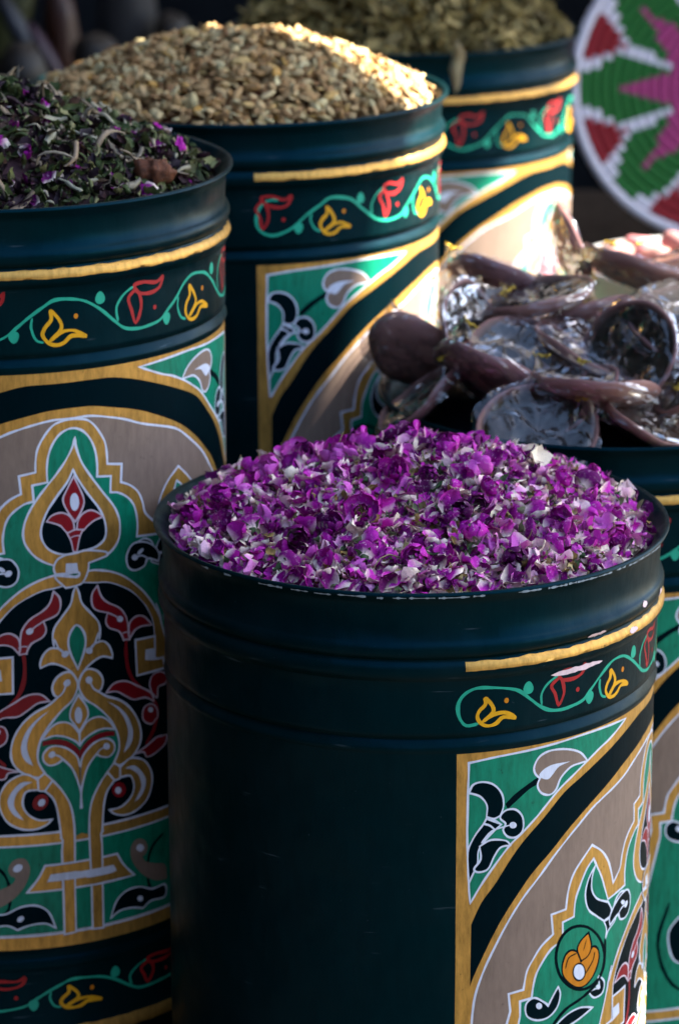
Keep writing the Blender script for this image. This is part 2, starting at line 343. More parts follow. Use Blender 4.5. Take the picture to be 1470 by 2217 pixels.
class Motif:
    """flat shapes in (u, v) millimetres, wrapped on the drum as thin coats of paint"""
    def __init__(s): s.v = []; s.f = []; s.mi = []; s.mats = []
    def mat(s, m):
        if m not in s.mats: s.mats.append(m)
        return s.mats.index(m)
    def fill(s, pts, m, off):
        if len(pts) < 3: return
        b = len(s.v); s.v += [(p.x, p.y, off) for p in pts]
        tris = tessellate_polygon([[Vector((p.x, p.y, 0)) for p in pts]])
        for t in tris: s.f.append(tuple(b + i for i in t)); s.mi.append(s.mat(m))
    def stroke(s, pts, w, m, off, closed, seed=0):
        n = len(pts); b = len(s.v)
        if n < 2: return
        for i, p in enumerate(pts):
            a = pts[i - 1] if closed or i else p; c = pts[(i + 1) % n] if closed or i < n - 1 else p
            d1 = (p - a); d2 = (c - p)
            d1 = d1.normalized() if d1.length > 1e-6 else d2.normalized(); d2 = d2.normalized() if d2.length > 1e-6 else d1
            n1 = Vector((-d1.y, d1.x)); n2 = Vector((-d2.y, d2.x)); mt = n1 + n2
            mt = n1 if mt.length < .3 else mt.normalized()
            k = 1 / max(.55, mt.dot(n1))
            ww = w * .44 * k * (1 + .42 * noise.noise((p.x * .11 + seed, p.y * .11, seed * .7)))
            if not closed and i in (0, n - 1): ww *= .55
            o = off + (.0012 if i % 2 else 0.)
            s.v.append((p.x + mt.x * ww, p.y + mt.y * ww, o)); s.v.append((p.x - mt.x * ww, p.y - mt.y * ww, o))
        for i in range(n if closed else n - 1):
            j = (i + 1) % n
            s.f.append((b + 2 * i, b + 2 * i + 1, b + 2 * j + 1, b + 2 * j)); s.mi.append(s.mat(m))
    def build(s, name, parent=None, base_r=R):
        bm = bmesh.new(); vs = [bm.verts.new(c) for c in s.v]
        for f, mi in zip(s.f, s.mi):
            try: fc = bm.faces.new([vs[i] for i in f]); fc.material_index = mi
            except ValueError: pass
        us = [c[0] for c in s.v]; du = DA * base_r * 1000
        for k in range(math.ceil(min(us) / du), math.floor(max(us) / du) + 1):
            bmesh.ops.bisect_plane(bm, geom=bm.verts[:] + bm.edges[:] + bm.faces[:], dist=1e-5, plane_co=(k * du, 0, 0), plane_no=(1, 0, 0))
        nr = {}
        for v in bm.verts:
            u, y, o = v.co; t = u / (base_r * 1000)
            # facets of the drum are chords: stay parallel to them
            k = math.floor(t / DA + 1e-6); a0 = k * DA; x = min(max((t - a0) / DA, 0), 1)
            r = base_r + o / 1000
            p = Vector((math.sin(a0), -math.cos(a0))).lerp(Vector((math.sin(a0 + DA), -math.cos(a0 + DA))), x) * r
            v.co = (p.x, p.y, -y / 1000)
        bmesh.ops.recalc_face_normals(bm, faces=bm.faces)
        for f in bm.faces:
            c = f.calc_center_median()
            f.smooth = True
            if f.normal.x * c.x + f.normal.y * c.y < 0: f.normal_flip()
        me = bpy.data.meshes.new(name); bm.to_mesh(me); bm.free()
        for m in s.mats: me.materials.append(MATS[m])
        ns = []
        for v in me.vertices:
            q = Vector((v.co.x, v.co.y, 0)).normalized(); ns.append(tuple(q))
        me.normals_split_custom_set_from_vertices(ns)
        return me
PANEL = [
  ['gold_frame', 'h', 'gold', 1, None, 2, 1, [[0, 0, 1], [230, 0, 1], [229, 250], [230, 498, 1], [0, 498, 1]]],
  ['arch_band', 'h', 'black', 2, None, 2, 1, [[0, 9.3], [20.2, 9.3], [39.5, 10.2], [65.1, 16.3], [95.6, 27.3], [120, 36.9], [138.3, 45.9], [156.5, 62], [173.6, 77.6], [187.2, 94.2], [199, 111.4], [209.4, 125], [217, 141.9, 1], [219, 487, 1], [0, 487, 1]]],
  ['arch_band', 'h', 'gold', 3, None, 2, 1, [[0, 30.5], [19.7, 31.5], [38.9, 35.2], [56.2, 39.5], [73.1, 45.2], [108.2, 61.7], [130.9, 76], [149.7, 91.8], [167.3, 107.1], [182.5, 126.1], [194.5, 144.6], [206.2, 167.6], [215.1, 187.1], [219.5, 201.8, 1], [219, 487, 1], [0, 487, 1]]],
  ['arch_field', 'h', 'tan', 4, 'white', 2, 1, [[0, 39], [15.2, 39.1], [31.2, 41.9], [48, 46.6], [64.2, 52.8], [102.3, 64.7], [122.3, 76.8], [143.5, 93.3], [158.5, 108.9], [172.7, 123.7], [185.1, 140.6], [197, 162], [207.3, 183.9], [214.2, 207.9], [217, 260], [218, 486, 1], [0, 486, 1]]],
  ['spandrel', 'm', 'green', 3, 'white', 2, 1, [[220.5, 9.1, 1], [195.3, 6.1], [148.7, 4.1], [115.7, 2.8], [64.1, 5.3, 1], [87.7, 15.5], [100, 19.4], [113.2, 25.2], [128.7, 33.4], [144.7, 43.1], [162.5, 59.5], [176.5, 71.7], [187.4, 80.7], [199.3, 95.2], [208.3, 107.6], [217.8, 124.2, 1], [219.3, 109.2], [221.1, 63.4]]],
  ['spandrel', 'm', 'black', 5, 'white', 1.8, 1, [[220.2, 33.6, 1], [217.1, 27.2], [209.4, 25.7], [200.2, 29], [193.5, 37.1], [192, 46.6], [194.6, 54.3, 1], [199.8, 56.3], [205.8, 54, 1], [205.6, 44.9], [210.5, 37.8], [216.3, 34.7]]],
  ['spandrel', 'm', 'black', 4, None, 2, 1, [[163.4, 28.6], [173, 32.9], [182.7, 38.6], [190.7, 45.5, 1], [188.6, 49.8, 1], [179.8, 43.1], [170.8, 36.8], [162.3, 33.1]]],
  ['spandrel', 'm', 'tan', 5, 'white', 1.9, 1, [[114.1, 25.7, 1], [122.3, 16.8], [135.9, 11], [151.6, 8.9], [162, 11.6], [166.9, 18.7], [166.1, 24.8], [161.6, 29.6, 1], [163.7, 35.2], [159.9, 41.9], [152.3, 44.8], [146.3, 41.4], [141.8, 33], [132.2, 26.5], [122.1, 25.6]]],
  ['spandrel', 'm', 'white', 6, None, 2, 1, [[132.4, 21.8, 1], [148.3, 20.6], [157.3, 22.4], [162.4, 26.4], [159.8, 29.9], [154.1, 31.7], [149.7, 28.6], [143.6, 23.5]]],
  ['spandrel', 'm', 'black', 5, 'white', 1.8, 1, [[194.8, 56.2], [190.6, 50.8], [182.4, 51.1], [176.3, 58.3], [175.9, 69.1], [182, 74.2], [188.9, 72.4], [192.4, 66.6], [190.4, 61.5]]],
  ['spandrel', 'm', 'white', 7, None, 1.2, 1, [[181.2, 64.2], [181.8, 65.7], [183.3, 66.4], [185.2, 66.2], [186.7, 65], [187.3, 63.3], [186.7, 61.8], [185.3, 61.1], [183.4, 61.3], [181.9, 62.6]]],
  ['spandrel', 'm', None, 7, 'white', 1.8, 0, [[210, 75.1], [201, 66.1], [187, 63.3]]],
  ['spandrel', 'm', 'black', 4, 'white', 1.6, 1, [[205.8, 55.6, 1], [193.8, 61.7, 1], [199, 65.7, 1], [207.5, 74.1], [212.3, 81.6], [213.1, 92.3], [217.4, 102.6], [219.7, 108.1, 1], [220.5, 82.2], [215.3, 69.3], [208.7, 60.6]]],
  ['spandrel', 'm', None, 6, 'white', 1.6, 0, [[206, 55.3], [199.8, 56.9], [193.8, 62]]],
  ['spandrel', 'm', None, 6, 'white', 1.6, 0, [[208.7, 59.5], [203.1, 61.5], [198.7, 65.8]]],
  ['spandrel', 'm', 'black', 5, 'white', 1.7, 1, [[211.3, 77.7, 1], [202.2, 73.3], [190.2, 75.6], [186.3, 80.2, 1], [194.2, 80.4], [199.4, 87.1], [204.5, 97.2], [212.3, 99.1], [215.6, 96], [210.5, 88.5]]],
  ['lobed_medallion', 'h', 'gold', 6, 'white', 2, 1, [[0, 39.5], [10.6, 41.1], [16.6, 44.3], [22.6, 51.4], [28.6, 62], [30.5, 72], [30.8, 81.4, 1], [44.4, 83.6, 1], [43, 98.6, 1], [51.9, 103.1], [60, 110.6], [64.6, 120.4], [67.4, 130], [77.3, 139.4, 1], [80.5, 129.2], [85.6, 117.8], [94.7, 106.7], [107, 98.1, 1], [116.1, 105.8], [124.7, 114.3], [129.6, 122.6], [132.7, 132.8], [134.1, 144.1, 1], [148.5, 145.3, 1], [146.5, 162.2, 1], [157.2, 169.4], [164.4, 178.8], [170.1, 188.6], [172.7, 203.3, 1], [185.4, 204.4, 1], [183.7, 219.2, 1], [199, 276], [204, 310], [205, 360, 1], [211, 365, 1], [211, 484, 1], [0, 484, 1]]],
  ['lobed_medallion', 'h', 'green', 8, 'white', 2, 1, [[0, 47.2], [9.4, 50.7], [16.2, 59.3], [20.1, 69.6], [21.4, 80.5], [21.1, 90.7, 1], [33.8, 92.1, 1], [32.9, 105.8, 1], [40.5, 107.5], [49.4, 113.5], [55, 120.5], [57.8, 129], [58.8, 138.2], [57.9, 148, 1], [84.2, 150.9, 1], [89.1, 140.2], [93.8, 129], [100.4, 117.3], [104.6, 110.1, 1], [112.1, 116.5], [119, 128.3], [124, 139.2], [125.3, 152.6, 1], [137.1, 154.3, 1], [136.7, 170.3, 1], [147.8, 174.3], [156.8, 184.6], [162.6, 195.8], [165.2, 211.8, 1], [175.4, 212.5, 1], [175.2, 225, 1], [188, 285], [193, 320], [194, 372, 1], [201, 376, 1], [201, 484, 1], [0, 484, 1]]],
  ['horn_scroll', 'm', 'black', 9, 'white', 1.7, 1, [[102.4, 116.6, 1], [109.9, 125.4], [113.2, 138.2], [109, 151.9], [98.8, 160.9], [89.1, 168.1, 1], [78.9, 166.7, 1], [79.1, 161], [84.1, 153.5, 1], [98.4, 146.2], [105.3, 136.4], [105.7, 125.3]]],
  ['horn_scroll', 'm', 'black', 9, 'white', 1.7, 1, [[77.7, 165.7, 1], [73.3, 155.4], [64.4, 151.3], [55.1, 155.8], [50.5, 165.2], [54.7, 172.8], [62.6, 175.4], [68.8, 169.6], [65, 166.8, 1], [70.2, 167]]],
  ['horn_scroll', 'm', 'white', 11, None, 1.2, 1, [[57.6, 163], [58.2, 163.9], [60, 164], [62.1, 163.2], [63.8, 161.8], [64.5, 160.4], [63.9, 159.5], [62.3, 159.4], [60.2, 160.1], [58.4, 161.5]]],
  ['horn_scroll', 'm', 'black', 9, 'white', 1.5, 1, [[89, 168.8, 1], [77.6, 167.9, 1], [72.5, 172.5], [83, 178.6], [86.8, 184.9, 1], [85.4, 176.3]]],
  ['flower_roundel', 'm', 'black', 9, None, 1.2, 1, [[85.3, 201], [91.4, 215.8], [107.3, 220.8], [125.4, 215.2], [139.2, 200.9], [144.5, 182.8], [140, 167.3], [127, 160.5], [109.2, 165.7], [92.7, 181.5]]],
  ['flower_roundel', 'm', 'green', 10, None, 1.2, 1, [[89.4, 199.5], [94.6, 213.1], [108.5, 217.9], [124.5, 212.9], [136.8, 200], [141.6, 183.5], [137.6, 169.4], [126, 163.3], [110.1, 167.9], [95.7, 182]]],
  ['flower_roundel', 'm', 'orange', 11, 'black', 2, 1, [[128, 180.7], [133.9, 183.5], [136.9, 192.4], [135.1, 201.2], [127.2, 210.5], [118.2, 215.6], [108.8, 215.4], [100.2, 209.2], [95, 198.3], [96.8, 189.3], [103, 185.1], [108.7, 189.5], [116.6, 193.4, 1], [120.9, 184.4]]],
  ['flower_roundel', 'm', 'orange', 12, 'black', 1.8, 1, [[108.7, 171.4, 1], [117.6, 175.7], [121.3, 182.2], [116.7, 192.9, 1], [108.7, 191], [105, 183.7]]],
  ['flower_roundel', 'm', 'white', 13, 'black', 1.6, 1, [[111.5, 204.1], [112.7, 207.9], [116.2, 209.5], [120.5, 208.2], [124, 204.5], [125.4, 199.8], [124.2, 195.9], [120.9, 194.2], [116.6, 195.5], [113, 199.3]]],
  ['flower_roundel', 'm', None, 13, 'black', 1.2, 0, [[121.8, 184.8], [130.4, 186.5], [133.6, 194.7]]],
  ['flower_roundel', 'm', None, 13, 'black', 1.2, 0, [[100.8, 190], [102.6, 197.1], [111.1, 205.6]]],
  ['flower_roundel', 'm', None, 13, 'black', 1, 0, [[111.1, 176.3], [114.5, 184.9]]],
  ['vine_scroll', 'm', 'black', 9, 'white', 1.7, 1, [[140.3, 208.2, 1], [138, 215.8], [141, 226.1], [149.6, 232.3], [160.4, 232.1], [169.4, 226.2], [170.3, 216.3], [163, 212.3], [153, 218.8], [149.8, 222.4, 1], [145.3, 215.2]]],
  ['vine_scroll', 'm', 'white', 11, None, 1.2, 1, [[155.6, 221], [156.1, 222.5], [157.4, 223.2], [159.1, 222.8], [160.5, 221.5], [161.1, 219.7], [160.6, 218.2], [159.3, 217.5], [157.6, 217.9], [156.2, 219.2]]],
  ['vine_scroll', 'm', 'black', 9, 'white', 1.7, 1, [[95.9, 212, 1], [86.9, 220.8], [88.8, 230.1], [99.4, 230.6], [105.6, 224.2], [100.7, 223.1, 1], [93.4, 222.8]]],
  ['vine_scroll', 'm', 'white', 11, None, 1.2, 1, [[92.1, 223.9], [92.6, 225], [94, 225.3], [95.7, 224.7], [97.1, 223.4], [97.6, 222], [97.2, 220.9], [95.8, 220.6], [94.1, 221.2], [92.7, 222.5]]],
  ['vine_scroll', 'm', None, 9, 'black', 3.6, 0, [[87.3, 184.1], [87.6, 205.1], [96.7, 218.8], [114.2, 225.7], [131.8, 230.1], [144.7, 240.6], [150.8, 251.6]]],
  ['vine_scroll', 'm', 'black', 9, 'white', 1.7, 1, [[101.1, 238.4, 1], [115.8, 233.6], [129.9, 234.9], [141.4, 241.4], [144.4, 250.5, 1], [133, 246.6], [117.3, 243]]],
  ['vine_scroll', 'm', None, 9, 'black', 3.6, 0, [[165, 290], [175, 330], [160, 370], [130, 380], [115, 360]]],
  ['vine_scroll', 'm', 'black', 10, 'white', 1.7, 1, [[150, 300, 1], [165, 318], [160, 345], [145, 350], [150, 325]]],
  ['hook_leaf', 'm', 'black', 9, 'white', 1.9, 1, [[48.4, 159.1], [54.3, 153.3], [66.3, 154.5], [76.2, 160.4], [81.6, 168.2], [80.5, 174.5, 1], [68.4, 169.1], [65.2, 174.6], [56.1, 176.7], [49.2, 173.3], [46.8, 165.8]]],
  ['hook_leaf', 'm', 'white', 11, None, 1.2, 1, [[58.2, 166.1], [57.6, 167.5], [56.1, 168.1], [54.2, 167.8], [52.7, 166.5], [52.1, 164.9], [52.8, 163.5], [54.3, 162.8], [56.2, 163.2], [57.7, 164.5]]],
  ['hook_leaf', 'm', None, 11, 'white', 1.5, 0, [[56.3, 165.5], [62.3, 165.4], [68.4, 168.8]]],
  ['teardrop', 's', 'gold', 10, 'white', 2, 1, [[2.5, 55.7, 1], [3.5, 64.5], [7.7, 76.7], [15.5, 89.5], [25.5, 103.7], [34.8, 117], [40.1, 128.7], [40.9, 138.8], [39.1, 147.4], [32.9, 155.3], [24.2, 159.9], [11.7, 162.9], [-2.4, 164], [-19, 161], [-31.2, 154.2], [-38.1, 145.8], [-41.6, 137.7], [-41.8, 128.9], [-38.7, 118.3], [-31.8, 106], [-23, 95], [-14.1, 85.1], [-6.1, 74.2], [0.1, 63.2]]],
  ['teardrop', 's', 'black', 12, 'white', 2, 1, [[0.3, 82.2, 1], [3.4, 88.9], [11.1, 101.6], [21.1, 115.8], [26.1, 126.4], [27.9, 136.6], [26.2, 144.3], [20.3, 149.3], [11.9, 151.8], [1.8, 152.9], [-10, 152.9], [-20.6, 148.2], [-26.1, 140.8], [-27.8, 132.8], [-26.1, 124.1], [-21.6, 113.7], [-13.6, 102.7], [-4.6, 91.9]]],
  ['teardrop', 's', 'red', 14, 'pale', 1.5, 1, [[-22.8, 123.4, 1], [-18.8, 118.8], [-11.1, 117.2], [-4.3, 120.3], [-0.5, 126.7], [0.3, 132.7, 1], [-5.6, 134.8], [-11.3, 128.4], [-17.1, 125.4]]],
  ['teardrop', 's', 'red', 14, 'pale', 1.5, 1, [[2.3, 132.2, 1], [3.5, 125.2], [7.7, 119.8], [14.8, 117.8], [22, 121.8], [25.2, 125.3, 1], [17.7, 127.1], [11.4, 131.2], [7.3, 134.8]]],
  ['teardrop', 's', 'red', 15, 'pale', 1.5, 1, [[0.7, 87.6, 1], [7.1, 102.1], [8.9, 110.2], [5.7, 118.6], [1, 125.9, 1], [-5.2, 117.3], [-9.3, 107], [-5.7, 98.6]]],
  ['teardrop', 's', 'white', 17, None, 1.2, 1, [[4.5, 109.6], [3.6, 113.9], [1.6, 116.3], [-0.9, 116.1], [-2.8, 113.1], [-3.4, 108.7], [-2.6, 104.4], [-0.5, 101.9], [1.9, 102.2], [3.8, 105.1]]],
  ['teardrop', 's', 'red', 15, 'pale', 1.4, 1, [[-6.1, 135.1, 1], [0.3, 132.9], [7.5, 133.6, 1], [4.6, 140.2], [2, 151.9, 1], [-1.1, 151.5, 1], [-2.9, 142.2]]],
  ['teardrop', 's', None, 17, 'pale', 1.2, 0, [[-4.3, 139.6], [0.2, 138.1], [5.4, 138.3]]],
  ['interlace_arch', 'h', 'black', 13, None, 2, 1, [[0, 180.9], [5.2, 179.2], [17.4, 181.2], [27.9, 182.5], [38.7, 186.9], [49.9, 193.6], [61.4, 205.1], [69.2, 217], [73.4, 228.2], [74.3, 246.8], [74.6, 243.6], [74.3, 257.8], [100.4, 263.7, 1], [100, 320], [100, 398, 1], [0, 398, 1]]],
  ['interlace_arch', 'm', 'gold', 12, 'white', 2, 1, [[-2.7, 173, 1], [12, 169.8], [22.9, 170.9], [34.6, 174.6], [46.7, 181.4], [59.3, 192.5], [70.1, 205], [77.6, 216.9], [82.9, 227.4], [76.9, 210.3], [85.2, 237.1, 1], [96, 268, 1], [74.3, 257.8, 1], [74.6, 243.6], [74.3, 246.8], [73.4, 228.2], [69.2, 217], [61.4, 205.1], [49.9, 193.6], [38.7, 186.9], [27.9, 182.5], [17.4, 181.2], [5.2, 179.2], [-2.9, 180.4, 1]]],
  ['fret', 'm', 'gold', 15, 'white', 2, 1, [[53.8, 237.2, 1], [74.7, 238.5, 1], [74.5, 249.7, 1], [64.8, 248.6, 1], [64, 256.4, 1], [74.3, 258.9, 1], [83.3, 259.6, 1], [85.8, 269.5, 1], [54.6, 268.5, 1]]],
  ['fret', 'm', 'white', 16, None, 2, 1, [[65.1, 248.9, 1], [74.2, 249.8, 1], [74, 258.3, 1], [64.2, 256.4, 1]]],
  ['knot', 's', 'gold', 17, 'white', 1.8, 1, [[9.9, 151.8], [26.4, 155.2], [28.5, 158.1], [24.2, 159.9], [11.9, 162.8, 1], [11, 169.8], [6.2, 178.3], [-0.9, 180.6], [-8.8, 181.2, 1], [-17.3, 170.3], [1.3, 173.5], [2.9, 169.7], [-8.5, 169.3], [-16.8, 168.9, 1], [-18.1, 163.3], [-15, 156.7], [-8.1, 153.7], [1.8, 152.9]]],
  ['knot', 's', 'white', 18, None, 2, 1, [[-7.8, 160.6, 1], [1.6, 161.6, 1], [2.4, 168.6, 1], [-8.5, 168.3, 1]]],
  ['finial', 'h', 'gold', 14, 'white', 1.9, 1, [[0, 180.4, 1], [2.5, 186.6], [4.8, 195.9], [11.7, 204.9], [18.7, 214.1], [20.6, 222.4], [19.6, 230.3], [19, 224.9], [15.6, 233], [10.3, 238.2, 1], [15.1, 233.4], [22.5, 232.1], [28.3, 236.7], [31.3, 244.3], [31, 248.1, 1], [22.2, 245.2], [13.7, 248.4], [5.3, 255.2], [0, 264, 1]]],
  ['finial', 'h', 'green', 16, 'white', 2, 1, [[0, 214.4], [5.2, 219.8], [7.5, 228.2], [5.7, 239], [0, 252.5, 1]]],
  ['finial', 'm', 'white', 17, None, 1.2, 1, [[13.4, 238.7], [12.8, 240.3], [11.2, 241], [9.3, 240.7], [7.8, 239.5], [7.3, 237.7], [7.9, 236.2], [9.5, 235.4], [11.4, 235.7], [12.9, 236.9]]],
  ['trumpet_flower', 'm', 'red', 14, 'pale', 1.6, 1, [[18.9, 183.5, 1], [14.1, 189.2], [13.4, 197.1], [16.9, 203.7], [27.8, 208, 1], [25.8, 215.8], [29.1, 221.9], [37.8, 226.5], [41.6, 232.4, 1], [42.1, 234.7, 1], [48.3, 235.5, 1], [47.3, 230.5], [46.9, 222.3], [44.8, 213.8], [38.3, 205.4], [28.6, 199.6], [22.3, 193.5]]],
  ['trumpet_flower', 'm', 'white', 16, None, 1.2, 1, [[42.2, 216.5], [41.5, 217.9], [40, 218.6], [38.2, 218.3], [36.7, 217], [36.2, 215.3], [36.8, 213.8], [38.3, 213.1], [40.1, 213.5], [41.6, 214.7]]],
  ['trumpet_flower', 'm', None, 16, 'pale', 1.4, 0, [[27.8, 208], [33.7, 211.6], [39.1, 215.7]]],
  ['trumpet_flower', 'm', 'red', 14, 'pale', 1.6, 1, [[47.3, 230, 1], [48.6, 221.6], [55.2, 217.1], [63.6, 219], [72.1, 228.1, 1], [61, 226.8], [53.7, 228.8], [48.9, 233.9]]],
  ['trumpet_flower', 'm', None, 14, 'red', 3.6, 0, [[44.9, 234.8], [44.3, 246.9], [46, 260.5], [51.6, 273], [63.3, 286], [73.2, 296.7], [75.5, 308.8], [71.3, 321.2], [62.3, 332.4]]],
  ['trumpet_flower', 'm', None, 16, 'pale', 1.3, 0, [[41.1, 229], [45, 228.5], [49, 229.8]]],
  ['trumpet_flower', 'm', None, 16, 'pale', 1.3, 0, [[41.5, 235.3], [44.9, 234.8], [48.3, 235.9]]],
  ['trumpet_flower', 'm', 'red', 14, 'pale', 1.6, 1, [[24.6, 277.7, 1], [32.3, 271], [43.5, 271.2], [55, 277.9], [69.5, 287.5], [72.2, 295.7, 1], [63.2, 290.1], [51.2, 289.3], [43.2, 284.5], [34.4, 278.6]]],
  ['trumpet_flower', 'm', 'red', 14, 'pale', 1.5, 1, [[72.8, 313.2], [68.9, 315.3], [62.1, 311.6], [59.8, 304.8], [62.4, 298.2], [69.3, 297.3], [75, 302.4], [76.2, 310]]],
  ['trumpet_flower', 'm', 'white', 16, None, 1.2, 1, [[71, 302.9], [70.4, 304.2], [69, 304.8], [67.3, 304.3], [65.9, 303.1], [65.4, 301.5], [66, 300.2], [67.4, 299.6], [69.1, 300.1], [70.5, 301.3]]],
  ['trumpet_flower', 'm', 'red', 14, 'pale', 1.5, 1, [[70.2, 287.7, 1], [67.8, 278.9], [72.4, 271.8], [81.7, 272.1], [88.4, 278], [85.5, 283.4], [77.4, 284.4], [75.9, 293.3]]],
  ['trumpet_flower', 'm', 'red', 14, 'pale', 1.5, 1, [[51.3, 337.5, 1], [64.7, 333], [75.1, 328.4], [87.3, 329.7, 1], [84.3, 337.2], [70.9, 343], [63.3, 343], [60.3, 338.1]]],
  ['vase', 'h', 'green', 14, None, 2, 1, [[0, 265.5, 1], [0.9, 269.7], [4.8, 278.4], [14.9, 287.2], [24.1, 297.1], [31.5, 307.8], [35.6, 320], [35.4, 330.3], [30.8, 339.6], [24, 347.6], [16.3, 357.5], [9.7, 369.9], [6.8, 383.9], [6.5, 398.5], [0, 397.7, 1]]],
  ['vase', 'm', 'gold', 15, 'white', 2, 1, [[0.5, 265.6], [5.3, 255.7], [11.5, 254.1], [18.7, 258.3], [22.2, 266.1], [20.5, 272.9], [17.5, 274.9, 1], [25.6, 281], [36.4, 286.2], [46.4, 294.5], [54.3, 306.6], [57.7, 319.8], [56.2, 329.8], [50.1, 337.7], [41.9, 342.1], [35.1, 344.2, 1], [30.2, 340.6, 1], [35.4, 330.3], [35.6, 320], [31.5, 307.8], [24.1, 297.1], [14.9, 287.2], [4.8, 278.4]]],
  ['vase', 'm', 'white', 17, None, 1.2, 1, [[12.8, 263.9], [12.2, 265.6], [10.6, 266.5], [8.7, 266.2], [7.2, 264.8], [6.7, 263], [7.3, 261.3], [8.8, 260.4], [10.8, 260.7], [12.3, 262.1]]],
  ['vase', 'm', None, 17, 'white', 1.6, 0, [[10.2, 264], [13.7, 271.7], [20.4, 276.9]]],
  ['vase', 'm', 'white', 17, None, 2, 1, [[25, 285.1, 1], [36.2, 295.4], [42.7, 307], [44.5, 318.8], [39.8, 333.3, 1], [46.8, 327.6], [49.4, 316.8], [45.1, 303.4], [36.3, 292.8]]],
  ['vase', 'm', 'gold', 15, 'white', 1.7, 1, [[30.2, 340.6, 1], [36.2, 346], [36.2, 354.8], [30.9, 356.5, 1], [24, 347.6, 1]]],
  ['vase', 'm', 'gold', 15, 'white', 1.8, 1, [[24, 347.6, 1], [30.6, 356.4, 1], [23.7, 364.2], [20.2, 376], [18.1, 399.6, 1], [18.5, 399.7, 1], [16.9, 401.5, 1], [17.7, 412.1, 1], [17.3, 452.2, 1], [17.5, 487.3, 1], [7.5, 486.3, 1], [7.3, 450.2, 1], [6.4, 399.6, 1], [6.8, 383.9], [9.7, 369.9], [16.3, 357.5]]],
  ['vase', 'm', 'gold', 15, 'white', 1.8, 1, [[36.2, 346, 1], [44.2, 340.5], [52.4, 341.2], [61.9, 346.9], [68, 357.9], [68.3, 369.5], [62.4, 381.6], [51.3, 388.2], [39.7, 389.6], [29.7, 386.3], [25.4, 382, 1], [36.5, 381.5], [45.7, 375.3], [49.4, 366.8], [47.5, 357.9], [43.9, 355], [35.9, 354.9, 1]]],
  ['vase', 'm', 'white', 17, None, 2, 1, [[40.6, 347.5, 1], [49.9, 347.2], [58.1, 355.3], [61.8, 364.6], [57.6, 375.1], [48.9, 380.5, 1], [52.8, 374.9], [56.6, 367.5], [54.4, 357.5], [47.5, 350.6]]],
  ['vase', 'm', 'red', 14, None, 1.2, 1, [[41.3, 367.4], [39.9, 371.2], [36.5, 372.9], [32.4, 372], [29.1, 368.8], [28, 364.5], [29.3, 360.8], [32.7, 359], [36.8, 359.9], [40.1, 363.1]]],
  ['vase', 'm', 'white', 16, None, 1.2, 1, [[36.8, 366.9], [36.2, 368.6], [34.6, 369.4], [32.6, 369], [31.1, 367.5], [30.6, 365.6], [31.2, 363.9], [32.8, 363.1], [34.7, 363.5], [36.2, 365]]],
  ['vase_flower', 'h', 'gold', 16, 'white', 1.8, 1, [[0, 274.7, 1], [6.6, 285.9], [7.9, 294.3], [4.2, 300.8], [0, 307.4, 1]]],
  ['vase_flower', 's', 'white', 18, None, 1.2, 1, [[2.7, 293.4], [1.9, 297.6], [0.2, 300.1], [-1.9, 299.8], [-3.5, 296.9], [-4, 292.5], [-3.2, 288.3], [-1.5, 285.8], [0.5, 286.1], [2.1, 289]]],
  ['vase_flower', 'm', 'gold', 16, 'white', 1.8, 1, [[-1.1, 308.7, 1], [6.3, 300.3], [13.6, 297.2], [20.9, 298.3], [27.2, 303.8], [32.1, 311, 1], [21.7, 308.4], [12.2, 310.3], [3.9, 315.1], [-1.3, 319.7, 1]]],
  ['vase_flower', 'm', 'red', 15, None, 2, 1, [[-1.4, 324.1, 1], [5.8, 317.5], [14.2, 312.7], [22.7, 311.4], [31.6, 312.7, 1], [31.9, 316.7, 1], [23.7, 315.7], [14.1, 318.1], [5.7, 324.7], [-1.6, 332, 1]]],
  ['vase_flower', 'm', 'gold', 16, 'white', 1.8, 1, [[-1.8, 339, 1], [2.5, 329.3], [9.9, 321.3], [18.3, 317.6], [25.8, 318], [31.1, 323.2], [31.2, 329.4], [26.5, 333.8], [20.1, 333.2], [14.7, 329.8, 1], [7.4, 338.4], [3, 349], [-0.4, 361.9], [-2.7, 376.1, 1]]],
  ['vase_flower', 'm', 'white', 18, None, 1.2, 1, [[27.1, 324.9], [26.4, 326.5], [24.9, 327.3], [23, 326.9], [21.6, 325.6], [21.1, 323.8], [21.7, 322.2], [23.2, 321.4], [25, 321.8], [26.5, 323.1]]],
  ['vase_flower', 'm', None, 18, 'white', 1.6, 0, [[24, 324.3], [18.1, 326.3], [14.7, 330.1]]],
  ['bottom_strip', 'h', 'green', 12, None, 2, 1, [[0, 398, 1], [201, 398, 1], [201, 484, 1], [0, 484, 1]]],
  ['bottom_strip', 'h', 'gold', 13, 'white', 2, 1, [[0, 394, 1], [206, 394, 1], [206, 404, 1], [0, 404, 1]]],
  ['bottom_strip', 'h', 'gold', 14, 'white', 2, 1, [[0, 423, 1], [32, 423, 1], [38, 434], [48, 446, 1], [0, 446, 1]]],
  ['bottom_strip', 'h', 'white', 15, None, 2, 1, [[0, 432, 1], [28, 432, 1], [31, 438, 1], [0, 438, 1]]],
  ['bottom_strip', 's', 'gold', 17, None, 2, 1, [[-27, 424, 1], [-3, 424, 1], [-3, 431, 1], [-27, 431, 1]]],
  ['bottom_strip', 's', 'gold', 17, None, 2, 1, [[3, 439, 1], [27, 439, 1], [27, 445, 1], [3, 445, 1]]],
  ['bottom_strip', 's', None, 18, 'white', 2, 0, [[-30, 423], [-3, 423]]],
  ['bottom_strip', 's', None, 18, 'white', 2, 0, [[-28, 432], [-3, 432]]],
  ['bottom_strip', 's', None, 18, 'white', 2, 0, [[3, 438], [28, 438]]],
